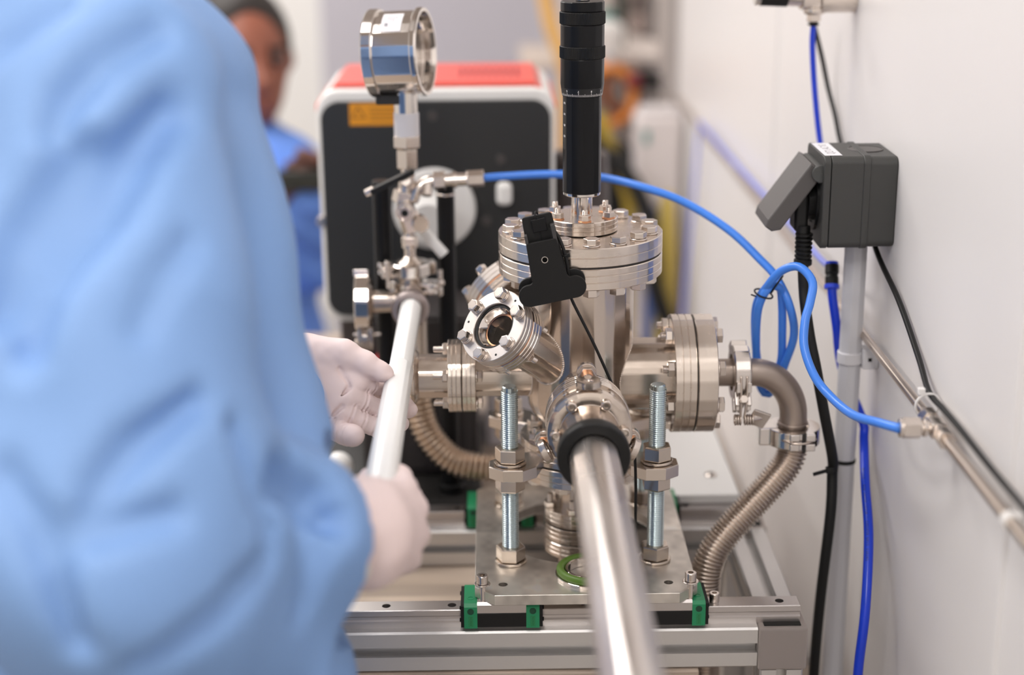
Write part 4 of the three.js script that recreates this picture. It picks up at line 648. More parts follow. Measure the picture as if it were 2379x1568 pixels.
{ const t = thing('power_socket', 'dark grey surface mounted power socket with hinged flap on the white wall', 'power socket', [0.26, 0.284, -0.035]);
  const rr = (y0, y1, z0, z1, r, d0, d1, b = 0.0016) => { const s = new THREE.Shape(); s.moveTo(z0 + r, y0); s.lineTo(z1 - r, y0); s.absarc(z1 - r, y0 + r, r, -Math.PI / 2, 0); s.lineTo(z1, y1 - r); s.absarc(z1 - r, y1 - r, r, 0, Math.PI / 2); s.lineTo(z0 + r, y1); s.absarc(z0 + r, y1 - r, r, Math.PI / 2, Math.PI); s.lineTo(z0, y0 + r); s.absarc(z0 + r, y0 + r, r, Math.PI, 1.5 * Math.PI); return clean(new THREE.ExtrudeGeometry(s, { depth: d1 - d0 - 2 * b, bevelThickness: b, bevelSize: b, bevelOffset: -b, bevelSegments: 3, curveSegments: 12 }).translate(0, 0, b).rotateY(-Math.PI / 2).translate(d1, 0, 0)); };
  // shapes above lie in (z, y); after the turn the depth runs from x = d1 towards x = d0
  const sh = (y0, y1, z0, z1, r, x0, x1, b) => rr(y0, y1, z0, z1, r, x0, x1, b);
  part(t, 'back_box', sh(0.2845, 0.3700, -0.0760, 0.0060, 0.008, 0.2640, WALLX - 0.0002, 0.0016), M.socket);
  part(t, 'seam_band', sh(0.2832, 0.3714, -0.0772, 0.0072, 0.008, 0.2600, 0.2668, 0.0012), M.socket);
  part(t, 'cover', sh(0.2840, 0.3705, -0.0764, 0.0064, 0.007, 0.2305, 0.2606, 0.0010), M.socket);
  part(t, 'front_frame', sh(0.2838, 0.3708, -0.0766, 0.0066, 0.007, 0.2235, 0.2300, 0.0012), M.socket);
  part(t, 'knockout', aim(pipe(0.0165, 0.0155, 0.0012, 48, 0.0003), V(0.2700, 0.3698, -0.036), UPY), M.socketLid);
  part(t, 'knockout_disc', aim(rod(0.0155, 0.0008, 48, 0.0003), V(0.2700, 0.3698, -0.036), UPY), M.socketLid);
  part(t, 'inset', [aim(pipe(0.030, 0.0230, 0.003, 48), V(0.2240, 0.3240, -0.036), V(-1, 0, 0))], M.black);
  // the flap, swung open over the plug
  const H = V(0.2225, 0.3590, 0), dn = V(-0.0470, -0.0655, 0).normalize(), nn = V(dn.y, -dn.x, 0), B = new THREE.Matrix4().makeBasis(dn, nn, V(0, 0, -1));
  const fl = part(t, 'flap', [clean(new THREE.ExtrudeGeometry(new THREE.Shape([[0, 0.0], [0.068, 0.0], [0.074, 0.006], [0.074, 0.0135], [0.067, 0.0160], [0.002, 0.0160]].map((p) => new THREE.Vector2(...p))), { depth: 0.060, bevelThickness: 0.002, bevelSize: 0.0015, bevelOffset: -0.0015, bevelSegments: 2 })).translate(0, -0.0060, 0.006).applyMatrix4(B).translate(H.x, H.y, 0)], M.socketLid);
  part(fl, 'hinge', [bar(V(0.2215, 0.3540, -0.066), V(0.2215, 0.3540, 0.0010), 0.0078, 32), box(0.2190, 0.2285, 0.3450, 0.3560, -0.005, 0.0012, 0.002)], mat(lin(0.06, 0.062, 0.06), 0.45));
  const lt = letters(256, 96, (x, w, h) => { x.fillStyle = '#e6e5ea'; x.fillRect(0, 0, w, h); x.fillStyle = '#4a4750'; x.font = '58px sans-serif'; x.textAlign = 'center'; x.textBaseline = 'middle'; x.fillText('QZ1.AC10', w / 2, h / 2, 190); });
  part(t, 'label', new THREE.PlaneGeometry(0.066, 0.0165).rotateX(-Math.PI / 2).rotateY(Math.PI / 2).translate(0.2330, 0.37095, -0.034), mat(lin(1, 1, 1), 0.5, 0, { map: lt }), 'white printed label on top');
}
{ const t = thing('power_cable', 'thick black power cord plugged in under the open socket flap', 'power cable', [0.212, 0.25, -0.012]);
  part(t, 'plug', [bar(V(0.2250, 0.3230, -0.030), V(0.2120, 0.3230, -0.028), 0.018, 32), box(0.2020, 0.2150, 0.2960, 0.3330, -0.042, -0.012, 0.004)], M.black);
  const rib = []; for (let k = 0; k < 6; k++) rib.push(pipe(0.0082, 0.005, 0.0026, 28, 0.0006).rotateZ(-0.02).translate(0.2112, 0.2720 + k * 0.0042, -0.012));
  part(t, 'strain_relief', [bar(V(0.2110, 0.2660, -0.012), V(0.2108, 0.3020, -0.016), 0.0068, 24), pipe(0.0086, 0.005, 0.0062, 28, 0.001).translate(0.2112, 0.2645, -0.012), ...rib], M.black);
  part(t, 'cord', hose([[0.2112, 0.2680, -0.012], [0.2118, 0.2500, -0.008], [0.2128, 0.2300, 0.000], [0.2165, 0.2000, 0.012], [0.2215, 0.1745, 0.020], [0.2320, 0.1270, 0.020], [0.2440, 0.0780, 0.012], [0.2450, 0.0600, 0.010], [0.2435, 0.0204, 0.018], [0.2375, -0.0717, 0.020], [0.2350, -0.1600, 0.020], [0.236, -0.2400, 0.018], [0.236, -0.284, 0.03]], 0.0052, 110, 16), M.rubber);
}
// steel line along the wall with a tee for the blue hose
{ const t = thing('steel_line', 'thin stainless gas line with a tee fitting running along the white wall', 'gas line', [0.278, 0.19, 0.2]), x = 0.2775, y = 0.1905;
  part(t, 'line', bar(V(x, 0.1800, -1.66), V(x, y, 0.2050), 0.0042, 20), M.bellows);
  part(t, 'line', bar(V(x, y, 0.2600), V(x, y + 0.006, 1.40), 0.0044, 20), M.bellows);
  part(t, 'tee_fitting', [hexBar(V(x, y, 0.2030), V(x, y, 0.2170), 0.0140), bar(V(x, y, 0.2150), V(x, y, 0.2540), 0.0062, 24), hexBar(V(x, y, 0.2500), V(x, y, 0.2640), 0.0140), box(x - 0.0065, x + 0.0065, y - 0.0065, y + 0.0065, 0.2255, 0.2435, 0.0012), bar(V(x, y, 0.2345), V(0.262, y, 0.2340), 0.0052, 20), bar(V(0.2690, y, 0.2342), V(0.2660, y, 0.2342), 0.0072, 20)], M.bolt);
  part(t, 'hose_nut', [hexBar(V(0.2640, y, 0.2340), V(0.2500, y, 0.2330), 0.0155), bar(V(0.2505, y, 0.2330), V(0.2470, y, 0.2328), 0.0078, 28)], M.bolt);
  for (const [z, yy] of [[-0.9, 0.184], [0.42, 0.1915], [0.95, 0.194]]) part(t, 'wall_clip', [pipe(0.0062, 0.0043, 0.008, 24).rotateX(Math.PI / 2).translate(x, yy, z), box(x + 0.003, WALLX - 0.0002, yy - 0.005, yy + 0.005, z, z + 0.008, 0.001)], M.tieWhite);
}
{ const t = thing('wall_cable', 'thin black cable from the regulator passing behind the socket to the steel gas line', 'cable', [0.285, 0.2, 0.0]);
  part(t, 'cable', hose([[0.2650, 0.4600, -0.280], [0.2760, 0.4250, -0.284], [0.2830, 0.3942, -0.2800], [0.2860, 0.3680, -0.250], [0.2865, 0.3411, -0.2120], [0.2865, 0.3080, -0.115], [0.2850, 0.2724, -0.0289], [0.2865, 0.2476, 0.0579], [0.2865, 0.2186, 0.1339], [0.2830, 0.2047, 0.1852], [0.2830, 0.2050, 0.2300], [0.2835, 0.2050, 0.2800], [0.2820, 0.2060, 0.3595], [0.2820, 0.2070, 0.4662], [0.283, 0.208, 0.8], [0.283, 0.209, 1.3]], 0.0026, 150, 10), M.rubber);
  part(t, 'cable_tie', [torus(0.0105, 0.0011, V(0.2795, 0.1965, 0.1960), V(0.1, -0.1, 1), 28, 8), box(-0.003, 0.003, -0.003, 0.003, -0.0025, 0.0025, 0.001).translate(0.2735, 0.2090, 0.1960)], M.tieWhite, 'white cable tie');
}
{ const t = thing('deep_blue_hose', 'deep blue air tube hanging from the regulator down behind the socket', 'hose', [0.255, 0.36, -0.2]);
  part(t, 'tube', hose([[0.2500, 0.4680, -0.2080], [0.2500, 0.4450, -0.2080], [0.2545, 0.3980, -0.2060], [0.2615, 0.3439, -0.1979], [0.268, 0.300, -0.17], [0.271, 0.262, -0.12]], 0.0030, 60, 14), M.hoseDeep);
}
{ const t = thing('blue_wall_tube', 'pale blue tube hanging along the white wall, ending in a black push coupler', 'hose', [0.26, 0.21, -0.4]);
  part(t, 'tube', hose([[0.2560, -0.22, -1.32], [0.2640, -0.08, -1.32], [0.2720, 0.07, -1.31], [0.2770, 0.1780, -1.30], [0.2750, 0.1920, -1.2300], [0.2750, 0.1987, -0.8996], [0.2700, 0.2142, -0.4982], [0.2600, 0.2299, -0.2503], [0.2550, 0.2384, -0.1217], [0.2515, 0.2480, -0.072]], 0.0034, 110, 14), mat(lin(0.24, 0.29, 0.80), 0.35));
}
{ const t = thing('push_coupler', 'black push in coupler with blue collars joining two blue tubes on the wall', 'coupler', [0.2505, 0.241, -0.062]), a = V(0.2512, 0.2520, -0.068), b = V(0.2500, 0.2310, -0.058), d = b.clone().sub(a), L = (s) => a.clone().addScaledVector(d, s);
  const collarBlue = mat(lin(0.02, 0.07, 0.80), 0.35);
  part(t, 'body', [aim(lathe([[0, 0], [0.0064, 0], [0.0068, 0.001], [0.0068, 0.0085], [0.0060, 0.0095], [0.0060, 0.0115], [0.0066, 0.0125], [0.0066, 0.0200], [0, 0.0200]], 32), L(0.08), d)], M.black);
  part(t, 'collar', bar(L(-0.04), L(0.09), 0.0062, 28), collarBlue, 'blue release collar'); part(t, 'collar', bar(L(0.93), L(1.12), 0.0074, 28), collarBlue, 'blue release collar');
}
{ const t = thing('printed_blue_tube', 'deep blue tube printed with black numbers running down behind the conduit pole', 'hose', [0.27, 0.0, 0.03]);
  const cv = spline([[0.2500, 0.2330, -0.0580], [0.2505, 0.2200, -0.0540], [0.2550, 0.1922, -0.0500], [0.2640, 0.1469, -0.0560], [0.2832, 0.0980, -0.0380], [0.2832, 0.0821, -0.0281], [0.2750, 0.0560, 0.0202], [0.2700, 0.0180, 0.0663], [0.2600, -0.0362, 0.1098], [0.2550, -0.0981, 0.1171], [0.2550, -0.20, 0.1171], [0.2550, -0.2850, 0.112]]);
  const L = cv.getLength();
  part(t, 'tube', sweep(cv, 130, 0.0046, 18), M.hoseDeep);
  // the print follows the tube on the side turned to the room
  const s0 = 0.205, s1 = 0.345, rows = 40, P = [], U = [], I = [];
  for (let i = 0; i <= rows; i++) { const u = (s0 + (s1 - s0) * i / rows) / L, p = cv.getPointAt(u), T = cv.getTangentAt(u), n = V(-0.45, 0.1, 1).addScaledVector(T, -V(-0.45, 0.1, 1).dot(T)).normalize(), b = T.clone().cross(n); for (let j = 0; j <= 6; j++) { const a = (j / 6 - 0.5) * 0.9, q = p.clone().addScaledVector(n, 0.00467 * Math.cos(a)).addScaledVector(b, 0.00467 * Math.sin(a)); P.push(q.x, q.y, q.z); U.push(i / rows, j / 6); } }
  for (let i = 0; i < rows; i++) for (let j = 0; j < 6; j++) { const a = i * 7 + j; I.push(a, a + 7, a + 1, a + 1, a + 7, a + 8); }
  const g = new THREE.BufferGeometry(); g.setAttribute('position', new THREE.Float32BufferAttribute(P, 3)); g.setAttribute('uv', new THREE.Float32BufferAttribute(U, 2)); g.setIndex(I); g.computeVertexNormals();
  const tx = letters(2048, 64, (x, w, h) => { x.fillStyle = '#0a3cc8'; x.fillRect(0, 0, w, h); x.fillStyle = '#0c1c5a'; x.font = 'bold 52px monospace'; x.textBaseline = 'middle'; x.fillText('8X1013 - DIN 74324/73378 - ISO7628 PA12 170747', 20, h / 2 + 2, 2000); });
  part(t, 'print', g, mat(lin(1, 1, 1), 0.28, 0, { map: tx, side: THREE.DoubleSide }), 'black line of printed numbers');
}
// regulator at the top of the wall
{ const t = thing('air_regulator', 'brushed metal air regulator on the wall above the deep blue tube', 'regulator', [0.25, 0.466, -0.21]), c = (y) => V(0.2500, y, -0.2080);
  part(t, 'body', [aim(lathe([[0, 0], [0.0095, 0], [0.0110, 0.002], [0.0110, 0.0062], [0.0104, 0.0070], [0.0110, 0.0078], [0.0110, 0.030], [0.0140, 0.034], [0.0140, 0.085], [0, 0.085]], 48), c(0.4790), UPY), bar(V(0.2500, 0.4960, -0.208), V(0.2350, 0.4960, -0.206), 0.0125, 32)], M.steel);
  part(t, 'hex_nut', [aim(hexGeo(0.0125, 0.0080, 0.0008), c(0.4712), UPY)], M.bolt);
  part(t, 'wall_boss', bar(V(0.2560, 0.4930, -0.208), V(WALLX - 0.0002, 0.4930, -0.208), 0.0130, 32), M.steel);
  part(t, 'release_ring', [aim(rod(0.0046, 0.004, 24), c(0.4670), UPY), aim(rod(0.0066, 0.0012, 24), c(0.4678), UPY)], M.black);
  part(t, 'gauge', [bar(V(0.2380, 0.4965, -0.2060), V(0.2200, 0.4975, -0.2050), 0.0100, 32)], M.steel);
  part(t, 'gauge_grip', bar(V(0.2210, 0.4975, -0.205), V(0.1930, 0.4990, -0.203), 0.0108, 36), M.blackMatte, 'black cylindrical grip');
  part(t, 'gauge_rim', bar(V(0.1935, 0.4990, -0.203), V(0.1880, 0.4993, -0.2027), 0.0104, 36), M.chrome);
}
// ---------------------------------------------------------------- far equipment at the end of the wall
{ const t = thing('equipment_rack', 'tall pale grey equipment rack at the far end of the white wall', 'rack', [0.16, FLOOR, -2.05]);
  const m = mat(lin(0.64, 0.57, 0.53), 0.6);
  part(t, 'back_panel', box(0.085, 0.286, FLOOR + 0.002, 1.05, -2.30, -2.26), m);
  for (const x of [0.088, 0.272]) for (const z of [-2.25, -1.86]) part(t, 'upright', box(x - 0.012, x + 0.012, FLOOR + 0.002, 1.05, z - 0.012, z + 0.012, 0.002), m);
  for (const y of [-0.25, 0.03, 0.235]) part(t, 'shelf', box(0.078, 0.284, y - 0.012, y, -2.26, -1.85, 0.002), m);
  for (const [x, y, w, h, c] of [[0.21, 0.37, 0.05, 0.10, 0.20], [0.255, 0.33, 0.03, 0.05, 0.10], [0.25, 0.27, 0.035, 0.04, 0.22]]) part(t, 'panel_module', box(x - w / 2, x + w / 2, y - h / 2, y + h / 2, -2.255, -2.18, 0.003), mat(lin(c * 1.4, c * 1.1, c), 0.5));
}
{ const t = thing('low_cabinet', 'low beige cabinet at the end of the wall under the white tank', 'cabinet', [0.17, FLOOR, -1.56]);
  part(t, 'carcass', box(0.062, WALLX - 0.006, FLOOR + 0.001, -0.306, -1.735, -1.39, 0.003), mat(lin(0.55, 0.50, 0.46), 0.5)); part(t, 'top', box(0.055, WALLX - 0.005, -0.306, -0.300, -1.74, -1.38, 0.002), mat(lin(0.5, 0.42, 0.36), 0.5));
  for (const x of [0.118, 0.232]) part(part(t, 'door', box(x - 0.054, x + 0.054, FLOOR + 0.03, -0.32, -1.39, -1.378, 0.002), mat(lin(0.58, 0.53, 0.49), 0.5)), 'handle', box(x - 0.02, x + 0.02, -0.36, -0.352, -1.378, -1.366, 0.002), M.bolt);
}
const far = (name, label, cat, at, list) => { const t = thing(name, label, cat, at); for (const [n, g, m, l] of list) part(t, n, g, m, l); return t; };
const orange = mat(lin(0.80, 0.28, 0.05), 0.45), yellow = mat(lin(0.42, 0.29, 0.03), 0.5), rust = mat(lin(0.30, 0.10, 0.03), 0.5);
far('white_bottle', 'white round bottle with teal cap on the rack beside the micrometer', 'bottle', [0.158, 0.235, -1.93], [['body', lathe([[0, 0], [0.034, 0], [0.036, 0.004], [0.036, 0.055], [0.022, 0.068], [0.012, 0.072], [0, 0.072]], 36).translate(0.158, 0.2352, -1.90), M.white], ['cap', rod(0.014, 0.02, 24).translate(0.158, 0.306, -1.90), mat(lin(0.06, 0.22, 0.20), 0.5), 'teal cap']]);
far('dark_bottle', 'slim dark green bottle standing behind the white bottle', 'bottle', [0.205, 0.235, -2.05], [['body', lathe([[0, 0], [0.014, 0], [0.014, 0.10], [0.006, 0.125], [0.006, 0.15], [0, 0.15]], 24).translate(0.198, 0.2352, -2.05), mat(lin(0.012, 0.02, 0.012), 0.3)]]);
far('orange_hose_coil', 'coil of orange hose hanging at the rack front', 'hose coil', [0.155, 0.1, -1.80], [['coil', [0, 1, 2, 3].map((k) => torus(0.060 - 0.004 * (k % 2), 0.0085, V(0.145 + 0.004 * k, 0.160, -1.835 + 0.012 * k), V(0.15 * k, 0.1, 1), 48, 10)), orange], ['inner_coil', [0, 1].map((k) => torus(0.042, 0.008, V(0.180 + 0.006 * k, 0.170, -1.84 + 0.014 * k), V(0.7, 0.1, 1), 40, 10)), rust], ['hook', box(0.148, 0.158, 0.215, 0.245, -1.865, -1.80, 0.002), M.conduit]]);
far('red_knob_valve', 'dark valve with a round red knob beside the orange coil', 'valve', [0.23, 0.19, -1.84], [['body', [bar(V(0.215, 0.188, -1.84), V(0.265, 0.186, -1.84), 0.016, 24), bar(V(0.262, 0.18, -1.84), V(0.275, 0.165, -1.84), 0.012, 20)], M.black], ['knob', clean(new THREE.SphereGeometry(0.017, 24, 16)).translate(0.208, 0.188, -1.82), mat(lin(0.22, 0.02, 0.03), 0.4), 'dark red round knob'], ['stem', bar(V(0.208, 0.19, -1.84), V(0.208, 0.23, -1.84), 0.006, 16), M.bolt]]);
far('white_tank', 'square white plastic tank with a teal mark at the end of the wall', 'tank', [0.245, -0.30, -1.62], [['tank', box(0.1960, 0.2860, -0.2998, 0.1500, -1.70, -1.60, 0.010), mat(lin(0.74, 0.68, 0.67), 0.5)], ['lid', box(0.2050, 0.2780, 0.1495, 0.1620, -1.69, -1.61, 0.004), mat(lin(0.66, 0.62, 0.62), 0.5)], ['teal_mark', box(0.210, 0.220, 0.098, 0.124, -1.6002, -1.5965, 0.0005), mat(lin(0.03, 0.24, 0.22), 0.5), 'teal mark'], ['spout', bar(V(0.2490, -0.02, -1.60), V(0.2490, -0.02, -1.582), 0.011, 20), mat(lin(0.40, 0.35, 0.31), 0.5)]]);
far('black_corrugated_hose', 'thick black hose looping down in front of the white tank', 'hose', [0.2, -0.29, -1.5], [['hose', hose([[0.085, 0.110, -1.55], [0.130, 0.095, -1.53], [0.175, 0.050, -1.51], [0.205, -0.010, -1.49], [0.215, -0.090, -1.47], [0.222, -0.150, -1.46], [0.245, -0.220, -1.45], [0.262, -0.285, -1.44]], 0.0165, 60, 16), M.blackMatte]]);
far('yellow_hose', 'dull yellow hose hanging in a curve behind the chamber lid', 'hose', [0.17, -0.29, -1.58], [['hose', hose([[0.120, 0.165, -1.575], [0.140, 0.110, -1.565], [0.165, 0.040, -1.56], [0.182, -0.020, -1.56], [0.184, -0.080, -1.56], [0.180, -0.17, -1.56], [0.178, -0.285, -1.56]], 0.0105, 60, 14), yellow]]);
far('dark_cable_bundle', 'bundle of dark cables hanging behind the yellow hose', 'cables', [0.14, -0.29, -1.7], [['cables', [0, 1, 2, 3, 4].map((k) => hose([[0.100 + 0.018 * k, 0.12 - 0.012 * k, -1.70 - 0.01 * k], [0.110 + 0.019 * k, 0.05, -1.70], [0.118 + 0.017 * k, -0.08, -1.69], [0.115 + 0.016 * k, -0.288, -1.69]], 0.013, 30, 12)), M.blackMatte]]);
far('yellow_blue_bag', 'yellow and blue plastic sack leaning at the wall beyond the chamber', 'sack', [0.25, -0.30, -1.45], [['sack', lathe([[0, 0], [0.026, 0.002], [0.028, 0.05], [0.026, 0.22], [0.018, 0.30], [0.010, 0.322], [0, 0.325]], 28).scale(0.78, 1, 0.9).translate(0.2480, -0.2998, -1.50), mat(lin(0.50, 0.37, 0.08), 0.5)], ['blue_side', lathe([[0, 0], [0.014, 0.002], [0.014, 0.24], [0.008, 0.29], [0, 0.292]], 24).translate(0.2230, -0.2998, -1.525), mat(lin(0.05, 0.10, 0.30), 0.5), 'blue printed side']]);
far('peach_tube', 'hanging orange flexible tube behind the black micrometer', 'hose', [0.03, 0.2, -1.9], [['tube', hose([[0.010, 0.60, -1.80], [0.014, 0.48, -1.80], [0.024, 0.38, -1.80], [0.040, 0.30, -1.79], [0.060, 0.25, -1.78], [0.070, 0.20, -1.78], [0.068, 0.10, -1.78], [0.066, -0.28, -1.78]], 0.017, 50, 14), mat(lin(0.72, 0.42, 0.14), 0.5)]]);
far('hanging_shelf', 'narrow beige shelf bracket above the red topped cabinet', 'shelf', [0.02, 0.2, -2.0], [['board', box(-0.02, 0.078, 0.205, 0.217, -2.24, -1.88, 0.002), mat(lin(0.52, 0.44, 0.38), 0.5)], ['bracket', box(0.062, 0.078, 0.09, 0.205, -2.02, -1.98, 0.002), mat(lin(0.52, 0.44, 0.38), 0.5)]]);
// ---------------------------------------------------------------- smooth bodies from joined tapered limbs
function limb(p, a, b, ra, rb) {
  const bx = b[0] - a[0], by = b[1] - a[1], bz = b[2] - a[2], px = p[0] - a[0], py = p[1] - a[1], pz = p[2] - a[2];
  const h = Math.max(0, Math.min(1, (px * bx + py * by + pz * bz) / (bx * bx + by * by + bz * bz)));
  return Math.hypot(px - bx * h, py - by * h, pz - bz * h) - (ra + (rb - ra) * h);
}
function egg(p, c, r) { const x = (p[0] - c[0]) / r[0], y = (p[1] - c[1]) / r[1], z = (p[2] - c[2]) / r[2], k = Math.hypot(x, y, z); return (k - 1) * Math.min(r[0], r[1], r[2]); }
const smin = (a, b, k) => { const h = Math.max(k - Math.abs(a - b), 0) / k; return Math.min(a, b) - h * h * k * 0.25; };
const smax = (a, b, k) => -smin(-a, -b, k);
function chain(p, pts, k = 0.004) { let d = 9; for (let i = 0; i + 1 < pts.length; i++) d = smin(d, limb(p, pts[i], pts[i + 1], pts[i][3], pts[i + 1][3]), k); return d; }
function skin(sdf, lo, hi, cell) {                    // surface nets
  const n = lo.map((v, i) => Math.ceil((hi[i] - v) / cell) + 1), F = new Float32Array(n[0] * n[1] * n[2]), id = (i, j, k) => (k * n[1] + j) * n[0] + i;
  for (let k = 0; k < n[2]; k++) for (let j = 0; j < n[1]; j++) for (let i = 0; i < n[0]; i++) F[id(i, j, k)] = sdf([lo[0] + i * cell, lo[1] + j * cell, lo[2] + k * cell]);
  const at = new Int32Array(F.length).fill(-1), P = [], I = [];
  for (let k = 0; k < n[2] - 1; k++) for (let j = 0; j < n[1] - 1; j++) for (let i = 0; i < n[0] - 1; i++) {
    let sx = 0, sy = 0, sz = 0, c = 0; const f = (a, b, d) => F[id(i + a, j + b, k + d)];
    for (let a = 0; a < 2; a++) for (let b = 0; b < 2; b++) {
      let u = f(0, a, b), v = f(1, a, b); if (u < 0 !== v < 0) { sx += u / (u - v); sy += a; sz += b; c++; }
      u = f(a, 0, b); v = f(a, 1, b); if (u < 0 !== v < 0) { sx += a; sy += u / (u - v); sz += b; c++; }
      u = f(a, b, 0); v = f(a, b, 1); if (u < 0 !== v < 0) { sx += a; sy += b; sz += u / (u - v); c++; }
    }
    if (c) { at[id(i, j, k)] = P.length / 3; P.push(lo[0] + (i + sx / c) * cell, lo[1] + (j + sy / c) * cell, lo[2] + (k + sz / c) * cell); }
  }
  const quad = (a, b, c, d, flip) => { if (a < 0 || b < 0 || c < 0 || d < 0) return; flip ? I.push(a, b, c, a, c, d) : I.push(a, c, b, a, d, c); };
  for (let k = 1; k < n[2] - 1; k++) for (let j = 1; j < n[1] - 1; j++) for (let i = 1; i < n[0] - 1; i++) {
    const v = F[id(i, j, k)] < 0;
    if (v !== F[id(i + 1, j, k)] < 0) quad(at[id(i, j - 1, k - 1)], at[id(i, j, k - 1)], at[id(i, j, k)], at[id(i, j - 1, k)], v);
    if (v !== F[id(i, j + 1, k)] < 0) quad(at[id(i - 1, j, k - 1)], at[id(i - 1, j, k)], at[id(i, j, k)], at[id(i, j, k - 1)], v);
    if (v !== F[id(i, j, k + 1)] < 0) quad(at[id(i - 1, j - 1, k)], at[id(i, j - 1, k)], at[id(i, j, k)], at[id(i - 1, j, k)], v);
  }
  const N = [], U = [], e = cell * 0.35;
  for (let q = 0; q < P.length; q += 3) { const [x, y, z] = [P[q], P[q + 1], P[q + 2]], g = V(sdf([x + e, y, z]) - sdf([x - e, y, z]), sdf([x, y + e, z]) - sdf([x, y - e, z]), sdf([x, y, z + e]) - sdf([x, y, z - e])).normalize(); N.push(g.x, g.y, g.z); U.push(x + z, y); }
  const g = new THREE.BufferGeometry(); g.setAttribute('position', new THREE.Float32BufferAttribute(P, 3)); g.setAttribute('normal', new THREE.Float32BufferAttribute(N, 3)); g.setAttribute('uv', new THREE.Float32BufferAttribute(U, 2)); g.setIndex(I);
  return g;
}
const mixA = (a, b, t) => [a[0] + (b[0] - a[0]) * t, a[1] + (b[1] - a[1]) * t, a[2] + (b[2] - a[2]) * t];

